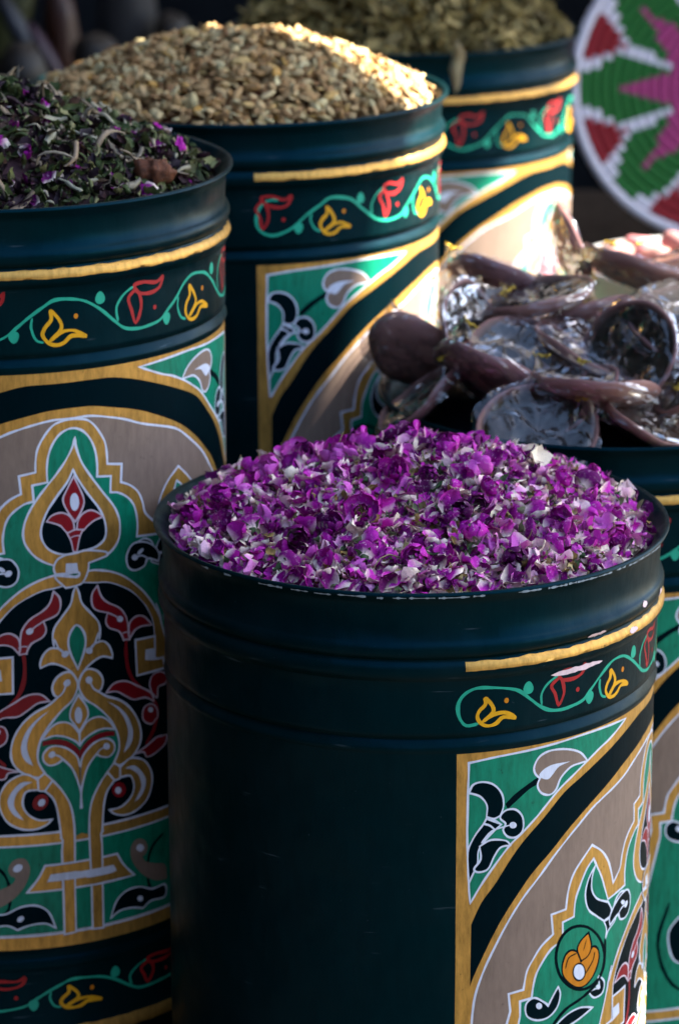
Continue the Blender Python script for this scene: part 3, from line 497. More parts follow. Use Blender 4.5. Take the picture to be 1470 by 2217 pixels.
  ['bottom_strip', 's', None, 18, 'white', 2, 0, [[3, 446], [40, 446]]],
  ['strip_scroll', 'm', 'tan', 14, None, 2, 1, [[54.3, 414.8], [48.3, 415.9], [44.9, 423.5], [46.8, 433.5], [52.5, 443.5], [60.9, 452.2], [72.2, 458.7], [84.4, 460.3, 1], [81.9, 446.7], [68.7, 441.6], [59.9, 437], [57, 432], [60.7, 429.8], [62.5, 423.9], [59.7, 417.9]]],
  ['strip_scroll', 'm', 'white', 15, None, 1.2, 1, [[58.6, 424.2], [57.8, 426], [55.9, 426.7], [53.5, 426.1], [51.6, 424.4], [50.9, 422.2], [51.7, 420.4], [53.6, 419.7], [56, 420.3], [57.9, 422.1]]],
  ['strip_scroll', 'm', None, 13, 'black', 3, 0, [[80.5, 417.4], [69.1, 424.7], [64, 432.9], [62.3, 442], [63.2, 459.3], [71.9, 472.6]]],
  ['strip_leaf', 'm', 'black', 14, 'white', 1.7, 1, [[24.4, 480.5, 1], [30.1, 465.6], [40.4, 458.5], [53.4, 458.7], [66.9, 464.6], [81.5, 464.8], [81.2, 476], [65.4, 474.9], [56.5, 479.3, 1], [45.8, 475.7], [33.2, 475.4]]],
  ['strip_leaf', 'm', 'white', 16, None, 1.2, 1, [[56.6, 470.3], [56, 471.6], [54.6, 472.1], [52.8, 471.6], [51.4, 470.3], [50.8, 468.7], [51.4, 467.3], [52.9, 466.8], [54.7, 467.3], [56.1, 468.6]]],
  ['corner_leaf', 'm', 'black', 14, 'white', 1.7, 1, [[120, 470, 1], [135, 445], [160, 440], [180, 452, 1], [165, 458], [150, 470]]],
]
STEP = .004
def panel_meshes():
    order = sorted(range(len(PANEL)), key=lambda i: (PANEL[i][3], i)); rank = {}
    r = 4
    for i in order: rank[i] = r; r += 3
    mot = {}
    for i, (name, mode, fill, layer, line, lw, closed, pts) in enumerate(PANEL):
        off = rank[i] * STEP
        if mode == 'h':
            pts = [list(p) for p in pts]
            inner = [p for p in pts]
            mir = [[-p[0]] + p[1:] for p in reversed(pts) if p[0] > .05]
            sides = [('c', inner + mir)]
        elif mode == 'm':
            pr = [[max(p[0], .15)] + p[1:] for p in pts]
            sides = [('r', pr), ('l', [[-p[0]] + p[1:] for p in pr])]
        else: sides = [('c', pts)]
        for sd, pp in sides:
            # painter's hand: slow wobble
            M = mot.setdefault((name, sd), Motif())
            sp = smooth_pts(pp, closed)
            jx = 3.7 if sd == 'l' else 0.
            sp = [Vector((p.x + .5 * noise.noise((p.x * .035 + jx, p.y * .035, 1.3)), p.y + .5 * noise.noise((p.x * .035 + jx, p.y * .035, 8.3)))) for p in sp]
            o2 = off + (STEP if sd == 'l' else 0)
            if fill: M.fill(sp, fill, o2)
            if line: M.stroke(sp, lw, line, o2 + (STEP if fill else 0), closed, i)
    return {k: m.build(k[0]) for k, m in mot.items()}
PM = panel_meshes()
NAMES = {'gold_frame': 'painted_panel'}
def add_panel(drum, zoff, ang):
    ang = round(math.radians(ang) / DA) * DA
    root = link('painted_panel', PM[('gold_frame', 'c')], drum); root.location = (0, 0, zoff); root.rotation_euler = (0, 0, ang)
    for (name, sd), me in PM.items():
        if name == 'gold_frame': continue
        link(name, me, root)
    return root
# vine border: one period of the stem, flowers and buds (millimetres, v down, 0 = middle of the band)
STEM = [(12, 16), (26, 12.6), (36.7, 5.1), (46, -2.4), (58, -11), (68.8, -16.8), (82.3, -17), (94.7, -13.1), (107.4, -3.6), (119.1, 6), (129.8, 12.9), (142.7, 16.2)]
YEL = [[(65.2, -9.1), (65.7, -1.1), (60.2, 5.1), (58.1, 11.6), (62.5, 18.6), (69.1, 21.0), (75.9, 19.1), (82.9, 13.1), (95.4, 15.1)], [(65.2, -9.1), (72.4, -.6), (73.5, 7.5), (63.2, 17.4)], [(63.9, 17.4), (73.4, 10.2), (83.0, 8.4), (89.9, 11.1), (95.4, 15.1)]]
RED = [[(170.4, -24.5), (162.8, -19.7), (148.7, -22.6), (139.5, -20.7), (143.4, -14), (155.4, -11.4), (166.4, -15), (170.4, -24.5)], [(141, -17.7), (132, -11), (136.6, -.9), (140.4, 11.1), (145.6, 1.8), (145, -9.1), (141, -17.7)]]
def vine_meshes(su, sv_, u0, u1, hump, start):
    """hump = u of the first yellow flower; start = 'y' or 'r' curl or None"""
    P = 141.
    def V(p, sh):
        x, y = (p[0] - 82 + sh) * su + hump, p[1] * sv_
        return Vector((x + 2.4 * noise.noise((x * .05 + su * 31, y * .05, hump)), y + 2.0 * noise.noise((x * .05 + su * 31, y * .05, hump + 9))))
    parts = []
    M = Motif(); line = []
    k0 = math.floor((u0 - hump) / su / P) - 1; k1 = math.ceil((u1 - hump) / su / P) + 1
    for k in range(k0, k1):
        line += [V(p, k * P) for p in STEM]
    line = [p for p in line if u0 <= p.x <= u1]
    if start == 'y': line = [Vector((hump + a * su, b * sv_)) for a, b in ((-22, 17), (-33, 18), (-39, 10), (-40.6, -2), (-36, -12), (-26, -18), (-12, -18))] + [p for p in line if p.x > hump + 4]
    if start == 'r': line = [Vector((hump - 70 * su + a * su, b * sv_)) for a, b in ((4, -20), (-12, -17), (-20, -2), (-17, 12), (-3, 18))] + [p for p in line if p.x > hump - 58 * su]
    M.stroke(smooth_pts([tuple(p) for p in line], False), 2.8, 'vine_green', .06, False, 5)
    for k in range(k0, k1):
        for lp in ([(49.2, -2.2), (48.4, 5.7), (52, 14.6), (58.5, 17.7)], [(122.2, 6.4), (120.9, -4.5), (127.3, -14.4), (138.6, -20.1)]):
            q = [V(p, k * P) for p in lp]
            lo = (hump - 30 * su if start == 'y' else hump - 55 * su if start == 'r' else u0)
            if min(p.x for p in q) > lo and max(p.x for p in q) < u1: M.stroke(smooth_pts([tuple(p) for p in q], False), 2.2, 'vine_green', .072, False, 6)
    parts.append(('painted_vine', M))
    for k in range(k0, k1):
        c = V((78, 8), k * P)
        if u0 + 12 < c.x < u1 - 14:
            M = Motif()
            for j, s_ in enumerate(YEL): M.stroke(smooth_pts([tuple(V(p, k * P)) for p in s_], False), 3.3, 'yellow', .09 + .012 * j, False, j + k)
            d = V((86.1, -3), k * P); M.fill([d + Vector((1.9 * math.cos(a), 2.2 * math.sin(a))) for a in [i * PI / 6 for i in range(12)]], 'orange', .09)
            parts.append(('yellow_flower', M))
        c = V((148, -10), k * P)
        if u0 + 12 < c.x < u1 - 14:
            M = Motif()
            for j, s_ in enumerate(RED): M.stroke(smooth_pts([tuple(V(p, k * P)) for p in s_], False), 3.2, 'vine_red', .09 + .012 * j, False, j + k + 9)
            d = V((160.5, .9), k * P); M.fill([d + Vector((1.8 * math.cos(a), 2. * math.sin(a))) for a in [i * PI / 6 for i in range(12)]], 'vine_red', .09)
            parts.append(('red_flower', M))
        for bx, by, sy in ((34.5, 12.3, 1), (106.2, -14.4, -1), (179.4, 13.2, 1)):
            if bx > 170: continue
            c = V((bx, by), k * P)
            if u0 + 20 < c.x < u1 - 6:
                M = Motif()
                M.fill([c + Vector((4.3 * math.cos(a) * (1 - .25 * math.sin(a) * sy), 5.2 * math.sin(a))) for a in [i * PI / 8 for i in range(16)]], 'vine_green', .1)
                parts.append(('bud', M))
    return [(n, m.build(n, base_r=.1981)) for n, m in parts]
def add_vine(drum, z, ang, su, sv_, u0, u1, hump, start):
    ang = round(math.radians(ang) / DA) * DA
    ms = vine_meshes(su, sv_, u0, u1, hump, start)
    root = link(ms[0][0], ms[0][1], drum); root.location = (0, 0, z); root.rotation_euler = (0, 0, ang)
    for n, me in ms[1:]: link(n, me, root)
def make_drum(loc, rib1, rib2, groove, ptop, pang, label, gold_from, vine, low_vine=None):
    d = empty('painted_drum', (loc[0], loc[1], loc[2] - H)); tag(d, label, 'drum', 'painted spice drums')
    P = profile(rib1, rib2, groove)
    v, f = lathe(P[6:], SEG); mesh_obj('body', v, f, 'body_paint', d)
    v, f = lathe(P[:7], SEG); mesh_obj('rim', v, f, 'body_paint', d)
    g0, g1 = gold_from
    v, f = strip(P, H - rib2 - .0002, H - rib2 + .0068, g0, g1, .0003, .0012, loc[0] * 9); mesh_obj('gold_stripe', v, f, 'gold', d)
    v, f = strip(P, H - .718, H - .706, g0, g1, .0003, .001, loc[0] * 5); mesh_obj('gold_stripe', v, f, 'gold', d)
    add_panel(d, H - ptop, pang)
    su, sv_, hump, start = vine
    half = R * 1000 * math.radians(67)
    add_vine(d, H - (rib2 + groove) / 2 - .003, pang, su, sv_, -half - 4, half, hump, start)
    if low_vine: add_vine(d, H - .6755, pang, su, .72, -half, half, hump, None)
    return d, P
hw = R * 1000 * math.radians(67)
# A: left edge of the panel at 8.6 deg; yellow flower first
dA, PA = make_drum((.0571, 2.4701, .7467), .0455, .0615, .1165, .128, 75.6, 'dark drum with a bare black left side holding purple rose petals, nearest the camera', (10.5, 141), (.85, .80, -hw + 34, 'y'))
dB, PB = make_drum((-.2951, 2.6867, .9906), .0400, .0560, .1215, .1345, 23.3, 'dark drum at left with a whole painted arch and teardrop, holding mixed herbs', (-46, 90), (1., 1., 82.3 - 80.1, None), True)
dC, PC = make_drum((-.1014, 3.0712, .9903), .0345, .0505, .1160, .1297, 74., 'dark drum filled with tan seeds, sunlit along its right edge', (7, 141), (.90, .88, -hw + 104 - 23.9, 'r'))
dD, PD = make_drum((.0724, 3.7296, .9522), .0385, .0545, .1200, .1330, 58., 'rearmost dark drum heaped with olive dried herbs, beside the woven tray', (-9, 125), (.93, .95, -hw + 38, 'y'))
dE, PE = make_drum((.2406, 2.836, .7561), .0345, .0505, .1180, .1325, 63.5, 'dark drum at the right edge holding the wrapped clay dishes', (-4, 130), (.93, .90, -hw + 104, 'r'))
# worn paint on the front drum: bare metal along the lip edge, pink primer chips by the gold stripe
cr = random.Random(4)
a = -52.
while a < 70:
    w = cr.uniform(1.2, 6.5)
    if cr.random() < (.9 if -25 < a < 62 else .45):
        zt = H - .0018 - cr.uniform(0, .0006)
        vv, ff = [], []
        n = max(3, int(w / .5))
        for j in range(n + 1):
            t = math.radians(a + w * j / n); h = .0003 + .0009 * cr.random() ** 2
            for z, r in ((zt + h, .2060), (zt - h * .8, .2058)): vv.append((r * math.sin(t), -r * math.cos(t), z))
        ff = [(2 * j, 2 * j + 1, 2 * j + 3, 2 * j + 2) for j in range(n)]
        mesh_obj('worn_edge', vv, ff, 'scuff', dA)
    a += w + cr.uniform(.2, 2.4)
for za, zb, ta, tb in ((-.0485, -.0525, 40.5, 46.5), (-.0725, -.0775, 31., 46.5), (-.0075, -.013, 42, 48), (-.0435, -.051, 73, 76), (-.041, -.046, 61, 63.5), (-.0565, -.061, 55, 58.5)):
    nn = 14; vv = []; ff = []
    for j in range(nn + 1):
        t = math.radians(ta + (tb - ta) * j / nn)
        e = math.sin(PI * j / nn) ** .35
        m_ = (za + zb) / 2; h = (za - zb) / 2
        top = m_ + h * e * cr.uniform(.55, 1.1); bot = m_ - h * e * cr.uniform(.55, 1.1)
        for i in range(4):
            z = H + top + (bot - top) * i / 3; r = prof_r(PA, z) + .0006; vv.append((r * math.sin(t), -r * math.cos(t), z))
    ff = [(4 * j + i, 4 * j + 4 + i, 4 * j + 5 + i, 4 * j + 1 + i) for j in range(nn) for i in range(3)]
    mesh_obj('paint_chip', vv, ff, 'chip', dA)

# ------------------------------------------------------------------ dried goods: small piece meshes
def grid_piece(seed, L, Wd, nu=4, nv=5, cup=.5, curl=.4, crum=.15, pw=.75, tip=.0, ruf=0.):
    """leaf or petal as a cupped, crumpled sheet; returns verts, faces, t"""
    q = random.Random(seed); v, t, f = [], [], []
    ox, oy = q.uniform(0, 50), q.uniform(0, 50)
    asym = q.uniform(-.25, .25)
    for j in range(nv + 1):
        s = j / nv; w = Wd * (math.sin(PI * min(1, s * (1 - tip) + .06 + .0) ** pw) ** .8 * .5 + .03)
        if s == 1: w = max(w, Wd * .10)
        bend = curl * s
        y = L * (math.sin(bend) / max(curl, .05)) if curl else L * s
        z0 = L * (1 - math.cos(bend)) / max(curl, .05) if curl else 0
        for i in range(nu + 1):
            x = (i / nu * 2 - 1)
            xx = x * w + asym * w * s
            z = z0 + cup * w * x * x
            k = crum * L
            v.append((xx + k * .5 * noise.noise((ox + x * 1.9, oy + s * 2.6, 1.)), y + k * .7 * noise.noise((ox + x * 1.9, oy + s * 2.3, 5.)) - L * .45, z + k * 1.3 * noise.noise((ox + x * 2.4, oy + s * 3.1, 9.)) + ruf * L * s * abs(x) * math.sin(s * 9 + x * 7 + ox)))
            t.append(s)
    for j in range(nv):
        for i in range(nu):
            a = j * (nu + 1) + i; f.append((a, a + 1, a + nu + 2, a + nu + 1))
    return v, f, t
def curl_piece(seed, L, Wd, arc, n=8, trough=.5, taper=.5, twist=.6):
    """dried root or leaf strip: curled, troughed ribbon with some thickness"""
    q = random.Random(seed); v, t, f = [], [], []
    r = L / arc; ox = q.uniform(0, 40); tw = q.uniform(-twist, twist)
    for j in range(n + 1):
        s = j / n; a = (s - .5) * arc
        c = Vector((r * math.sin(a), 0, r * (math.cos(a) - 1) + .5 * r * (1 - math.cos(arc / 2))))
        c.z += L * .12 * noise.noise((ox, s * 2.5, 2)); c.y += L * .12 * noise.noise((ox, s * 2.2, 7))
        w = Wd * .5 * (1 - taper * abs(2 * s - 1) ** 2.2) * (1 + .3 * noise.noise((ox + 3, s * 5, 0)))
        d = Vector((math.cos(a), 0, -math.sin(a))); nrm = Vector((math.sin(a), 0, math.cos(a))); b = Vector((0, 1, 0))
        ca, sa = math.cos(tw * (s - .5) * 2), math.sin(tw * (s - .5) * 2)
        bb = b * ca + nrm * sa; nn = nrm * ca - b * sa
        for x, dz in ((-1, -trough), (0, 0), (1, -trough), (0, -.28)):
            v.append(tuple(c + bb * (x * w) + nn * (dz * w))); t.append(s)
    for j in range(n):
        for i in range(4):
            a = j * 4 + i; a2 = j * 4 + (i + 1) % 4; f.append((a, a2, a2 + 4, a + 4))
    return v, f, t
def seed_piece(seed, a, b, c, half=False):
    q = random.Random(seed); v, t, f = [], [], []; ox = q.uniform(0, 40); n, m = 7, 4
    for j in range(m + 1):
        ph = PI * j / m
        for i in range(n):
            th = 2 * PI * i / n
            p = Vector((a * .5 * math.sin(ph) * math.cos(th) , b * .5 * math.sin(ph) * math.sin(th), c * .5 * math.cos(ph)))
            if half and p.z < 0: p.z *= .15
            p.x *= 1 + .16 * (p.y / b) ; p *= 1 + .22 * noise.noise((ox + p.x * 260, p.y * 260, p.z * 260))
            p.z += .12 * c * math.cos(p.x / a * 3)
            v.append(tuple(p)); t.append(j / m)
    for j in range(m):
        for i in range(n):
            f.append((j * n + i, j * n + (i + 1) % n, (j + 1) * n + (i + 1) % n, (j + 1) * n + i))
    return v, f, t
def mk(name, piece, mat):
    v, f, t = piece
    me = bpy.data.meshes.new(name); me.from_pydata(v, [], f); me.materials.append(MATS[mat])
    me.polygons.foreach_set('use_smooth', [True] * len(f))
    at = me.attributes.new('t', 'FLOAT', 'POINT'); at.data.foreach_set('value', t); me.update()
    return me
class Heap:
    def __init__(s, cx, cy, zl, h, rad=.1915, sx=0., sy=0., p=1.9, amp=.004, edge=-.008):
        s.__dict__.update(cx=cx, cy=cy, zl=zl, h=h, rad=rad, sx=sx, sy=sy, p=p, amp=amp, edge=edge)
        s.v, s.f, s.t, s.r, s.mi, s.mats = [], [], [], [], [], []
    def z(s, x, y):
        d = math.hypot(x, y) / s.rad; e = math.hypot(x - s.sx * (1 - d), y - s.sy * (1 - d)) / s.rad
        return s.zl + s.edge + s.h * max(0, 1 - min(1, e) ** s.p) + s.amp * noise.noise((x * 24 + s.cx * 9, y * 24, 4.)) + .5 * s.amp * noise.noise((x * 60, y * 60, 8.))
    def spot(s, q, rmax=.985):
        r = s.rad * rmax * math.sqrt(q.random()); a = q.uniform(0, 2 * PI); return r * math.cos(a), r * math.sin(a)
    def nrm(s, x, y):
        e = .006; return Vector((s.z(x - e, y) - s.z(x + e, y), s.z(x, y - e) - s.z(x, y + e), 2 * e)).normalized()
    def mat_at(s, q, x, y, dz, tilt, sc):
        n = s.nrm(x, y)
        rot = n.to_track_quat('Z', 'Y').to_matrix().to_4x4() @ Matrix.Rotation(q.uniform(0, 2 * PI), 4, 'Z') @ Matrix.Rotation(q.gauss(0, tilt), 4, 'X') @ Matrix.Rotation(q.gauss(0, tilt), 4, 'Y')
        if q.random() < .4: rot = rot @ Matrix.Rotation(PI, 4, 'X')
        return Matrix.Translation((s.cx + x, s.cy + y, s.z(x, y) + dz)) @ rot @ Matrix.Scale(sc, 4)
    def put(s, piece, mat, M, rv):
        if mat not in s.mats: s.mats.append(mat)
        mi = s.mats.index(mat); b = len(s.v); v, f, t = piece
        for c in v: s.v.append(tuple(M @ Vector(c)))
        s.t += t; s.r += [rv] * len(v)
        for fc in f: s.f.append(tuple(b + i for i in fc)); s.mi.append(mi)
    def core(s, mat, sink=.006):
        n, m = 18, 48; v, f = [], []
        for j in range(n + 1):
            for i in range(m):
                r = s.rad * 1.0 * j / n; a = 2 * PI * i / m; x, y = r * math.cos(a), r * math.sin(a)
                v.append((s.cx + x, s.cy + y, s.z(x, y) - sink))
        for j in range(n):
            for i in range(m): f.append((j * m + i, (j + 1) * m + i, (j + 1) * m + (i + 1) % m, j * m + (i + 1) % m))
        s.put((v, f, [1.] * len(v)), mat, Matrix.Identity(4), .05)
    def build(s, name, label, cat):
        o = mesh_obj(name, s.v, s.f, s.mats, None, s.mi, True, {'t': s.t, 'rnd': s.r})
        return tag(o, label, cat, kind='stuff')
def place(name, me, M, label, cat, group):
    o = link(name, me); o.matrix_world = M; return tag(o, label, cat, group)

# ---- rose petals in the front drum
q = random.Random(11)
petals = [grid_piece(100 + i, 0.0168 * q.uniform(.75, 1.25), .0145 * q.uniform(.7, 1.3), cup=q.uniform(.25, 1.0), curl=q.uniform(.2, 1.5), crum=q.uniform(.12, .34), pw=q.uniform(.8, 1.15), ruf=q.uniform(.04, .15), nu=5, nv=5) for i in range(22)]
bits = [grid_piece(200 + i, .009, .006, 3, 3, q.uniform(.2, .8), q.uniform(.3, 1.4), .4) for i in range(6)]
sepals = [grid_piece(300 + i, .013, .0042, 2, 5, .7, q.uniform(.3, 1.5), .2, 1.2) for i in range(6)]
hA = Heap(.0571, 2.4701, .7467, .052, p=1.45, amp=.006, sx=.02, sy=.03)
hA.core('herb_dark', .013)
for i in range(7200):
    x, y = hA.spot(q)
    dz = q.uniform(-.011, .006)
    k = q.random()
    if k < .72: hA.put(q.choice(petals), 'rose_petal', hA.mat_at(q, x, y, dz, .8, q.uniform(.42, 1.12)), q.random())
    elif k < .79: hA.put(q.choice(bits), 'rose_petal', hA.mat_at(q, x, y, dz + .002, .7, q.uniform(.7, 1.2)), .55 + .36 * q.random())
    elif k < .89: hA.put(q.choice(sepals), 'sepal', hA.mat_at(q, x, y, dz + .001, .6, q.uniform(.7, 1.2)), q.random())
    else: hA.put(q.choice(bits), 'rose_heart', hA.mat_at(q, x, y, dz + .003, .9, q.uniform(.6, 1.2)), q.random())
hA.build('rose_petals', 'mass of small purple and white dried rose petals filling the front drum', 'petals')
pm = [mk('rose_petal', p, 'rose_petal') for p in petals]; pd = [mk('purple_petal', p, 'rose_dark') for p in petals]
for i in range(240):
    x, y = hA.spot(q, .96)
    place('rose_petal', q.choice(pm), hA.mat_at(q, x, y, q.uniform(.003, .008), .7, q.uniform(.8, 1.25)), 'loose dried rose petal lying on top of the purple heap in the front drum', 'petal', 'rose petals on top of the front heap')
def bud_meshes(seed, open_):
    """rose bud or half open bloom: overlapping cupped petals round an axis (+Z), calyx under it"""
    q = random.Random(seed); v, f, t = [], [], []
    layers = [(4, .0035, .0150, .02), (5, .0062, .0155, .08 + .25 * open_), (6, .0085, .0145, .15 + .75 * open_)]
    for n, rr, hh, fl in layers:
        a0 = q.uniform(0, 6)
        for k in range(n):
            aa = a0 + 2 * PI * k / n; wd = 2.5 * PI / n * .62; b = len(v)
            h2 = hh * q.uniform(.85, 1.12)
            for j in range(5):
                s = j / 4
                r = rr * (math.sin(PI * (.14 + .62 * s)) ** .9) * (1 + fl * s * 1.5) + (.0016 * q.uniform(-1, 1) if j == 4 else 0)
                for i in range(4):
                    x = (i / 3 * 2 - 1); an = aa + x * wd * (.55 + .45 * math.sin(PI * min(1, s + .15))) * (1 - .25 * s * s)
                    z = h2 * s - .0018 * x * x * s + .0013 * noise.noise((seed + k * 3.1 + x * 2, s * 3, rr * 900))
                    ri = r * (1 + .14 * noise.noise((seed + k, x * 2.5, s * 3))) + .0004 * k
                    v.append((ri * math.cos(an), ri * math.sin(an), z)); t.append(.12 + s * .95)
            for j in range(4):
                for i in range(3): a = b + j * 4 + i; f.append((a, a + 1, a + 5, a + 4))
    bloom = (v, f, t)
    v, f, t = [], [], []
    ring = [(.0010, -.008), (.0016, -.0045), (.0036, -.0025), (.0046, .0004)]
    for r, z in ring:
        for i in range(7): a = 2 * PI * i / 7; v.append((r * math.cos(a), r * math.sin(a), z)); t.append(0.)
    for j in range(3):
        for i in range(7): f.append((j * 7 + i, j * 7 + (i + 1) % 7, (j + 1) * 7 + (i + 1) % 7, (j + 1) * 7 + i))
    for k in range(5):
        a = 2 * PI * k / 5 + q.uniform(-.2, .2); o = q.uniform(.3, 1.2) ; b = len(v)
        for j in range(4):
            s = j / 3; r = .0046 + s * (.004 + .005 * o); z = .0004 + s * (.009 - .011 * o * s); w = .0022 * (1 - s) + .0003
            for sg in (-1, 1): v.append((r * math.cos(a) - sg * w * math.sin(a), r * math.sin(a) + sg * w * math.cos(a), z)); t.append(s)
        for j in range(3): f.append((b + 2 * j, b + 2 * j + 1, b + 2 * j + 3, b + 2 * j + 2))
    return bloom, (v, f, t)
BUD = []
for i in range(7):
    a, b = bud_meshes(20 + i, (0, .1, .5, .9, 1.2, .3, .7)[i])
    BUD.append((mk('rosebud', a, 'rose_bud'), mk('calyx', b, 'sepal')))
hv, hf, ht = [], [], []
for k in range(26):     # stamens: a tuft of short pegs
    a = k * 2.4; r = .0005 * math.sqrt(k) * 1.5
    pv, pf = tube([(r * math.cos(a), r * math.sin(a), .004), (r * 1.5 * math.cos(a), r * 1.5 * math.sin(a), .0105 + .001 * math.sin(k * 3.))], .00055, 4)
    b = len(hv); hv += pv; ht += [0.] * len(pv); hf += [tuple(b + i for i in c) for c in pf]
heart = mk('stamens', (hv, hf, ht), 'rose_heart')
def rosebud(x, y, kind, lean, az, sc, dz=.002):
    o = link('rosebud', BUD[kind][0])
    M = Matrix.Translation((hA.cx + x, hA.cy + y, hA.z(x, y) + dz)) @ Matrix.Rotation(az, 4, 'Z') @ Matrix.Rotation(lean, 4, 'Y') @ Matrix.Scale(sc, 4)
    o.matrix_world = M
    c = link('calyx', BUD[kind][1], o)
    if kind in (3, 4, 6): link('stamens', heart, o)
    return tag(o, ('closed dried rosebud with green calyx lying in the front drum' if kind in (0, 1, 5) else 'half open crumpled dried rose lying in the front drum'), 'rosebud', 'rosebuds among the petals')
for i in range(85):
    x, y = hA.spot(q, .93)
    kd = q.choice((0, 0, 1, 1, 2, 3, 4, 5, 5, 6, 2))
    rosebud(x, y, kd, q.uniform(.4, 2.2), q.uniform(0, 6.28), q.uniform(.62, 1.0), q.uniform(.002, .007))
for i in range(34):     # loose twigs sticking out
    x, y = hA.spot(q, .9); L = q.uniform(.02, .042); d = Vector((q.gauss(0, 1), q.gauss(0, 1), q.uniform(-.1, 1.0))).normalized()
    p0 = Vector((hA.cx + x, hA.cy + y, hA.z(x, y) + .003)); c = d.orthogonal() * L * q.uniform(-.25, .25)
    pv, pf = tube([tuple(d * L * s - d * L * .3 + c * math.sin(PI * s)) for s in (0, .25, .5, .75, 1)], [.0007, .0006, .0006, .0005, .0004], 5)
    o = mesh_obj('rose_twig', pv, pf, 'twig'); o.location = p0
    tag(o, 'thin dry twig among the purple petals in the front drum', 'twig', 'twigs among the petals')

# ---- tan seeds in the middle drum
q = random.Random(5)
seeds = [seed_piece(i, .0165 * q.uniform(.65, 1.3), .0080 * q.uniform(.7, 1.4), .0036 * q.uniform(.7, 1.3), i % 3 == 0) for i in range(12)]
flakes = [grid_piece(400 + i, .0115, .0085, 3, 3, .35, .6, .16) for i in range(4)]
hC = Heap(-.1014, 3.0712, .9903, .058, p=1.7, amp=.004, sx=.008, edge=-.004)
hC.core('herb_bark', .010)
for i in range(3900):
    x, y = hC.spot(q); dz = q.uniform(-.007, .003)
    if q.random() < .9: hC.put(q.choice(seeds), 'seed', hC.mat_at(q, x, y, dz, .6, q.uniform(.75, 1.05)), q.random() * .84 if q.random() < .92 else q.uniform(.84, 1))
    else: hC.put(q.choice(flakes), 'seed', hC.mat_at(q, x, y, dz + .001, .5, q.uniform(.7, 1.1)), q.uniform(.7, .95))
hC.build('seed_heap', 'heap of small tan dried seeds filling the middle drum', 'seeds')
sm = [mk('seed', p, 'seed') for p in seeds]
for i in range(300):
    x, y = hC.spot(q, .96)
    place('seed', q.choice(sm), hC.mat_at(q, x, y, q.uniform(.002, .004), .5, q.uniform(.95, 1.2)), 'plump tan dried seed on the surface of the middle heap', 'seed', 'seeds on top of the middle heap')

# ---- mixed herbs in the left drum
q = random.Random(8)
roots = [curl_piece(500 + i, q.uniform(.026, .058), q.uniform(.005, .009), q.uniform(.5, 2.2), 8, .6, .45) for i in range(10)]
curls = [curl_piece(520 + i, q.uniform(.013, .03), q.uniform(.004, .008), q.uniform(1., 3.4), 7, .5, .8) for i in range(12)]
leaves = [grid_piece(540 + i, q.uniform(.014, .026), q.uniform(.007, .014), 3, 5, q.uniform(.4, 1.2), q.uniform(.4, 1.8), .22, 1.1) for i in range(10)]
hB = Heap(-.2951, 2.6867, .9906, .086, p=1.3, amp=.006, sx=-.03, edge=-.010)
hB.core('herb_dark', .008)
for i in range(3800):
    x, y = hB.spot(q)
    if x < -.12: continue
    dz = q.uniform(-.006, .003); k = q.random(); M = hB.mat_at(q, x, y, dz, .6, q.uniform(.55, .95))
    if k < .38: hB.put(q.choice(leaves), 'herb_dark', M, q.random())
    elif k < .66: hB.put(q.choice(leaves), 'herb_leaf', M, q.random())
    elif k < .83: hB.put(q.choice(curls), 'herb_leaf', M, q.random())
    elif k < .87: hB.put(q.choice(petals), 'rose_dark', M, q.random() * .8)
    else: hB.put(q.choice(curls), 'herb_root', M, q.random())
hB.build('herb_mix', 'dark crumbled herbs with bits of green and purple in the left drum', 'herbs')
rm = [mk('root_strip', p, 'herb_root') for p in roots]; cm = [mk('leaf_curl', p, 'herb_leaf') for p in curls]; lm = [mk('dried_leaf', p, 'herb_leaf') for p in leaves]
def bspot(rm_=.95):
    while True:
        x, y = hB.spot(q, rm_)
        if x > .0 or (x > -.06 and q.random() < .4): return x, y
for i in range(48):
    x, y = bspot(); place('root_strip', q.choice(rm), hB.mat_at(q, x, y, q.uniform(.004, .011), .35, q.uniform(.75, 1.15)), 'pale curled root strip lying on the herbs in the left drum', 'root', 'root strips on the herb mix')
for i in range(90):
    x, y = bspot(); place('leaf_curl', q.choice(cm), hB.mat_at(q, x, y, q.uniform(.002, .006), .5, q.uniform(.7, 1.1)), 'small grey green leaf curl on the herbs in the left drum', 'leaf', 'leaf curls on the herb mix')
for i in range(70):
    x, y = bspot(); place('dried_leaf', q.choice(lm), hB.mat_at(q, x, y, q.uniform(.002, .006), .5, q.uniform(.7, 1.)), 'crumpled green leaf on the herbs in the left drum', 'leaf', 'dried leaves on the herb mix')
for i in range(16):
    x, y = bspot(); place('purple_petal', q.choice(pd), hB.mat_at(q, x, y, q.uniform(.003, .006), .5, q.uniform(.8, 1.2)), 'purple petal scattered on the herbs in the left drum', 'petal', 'purple petals on the herb mix')
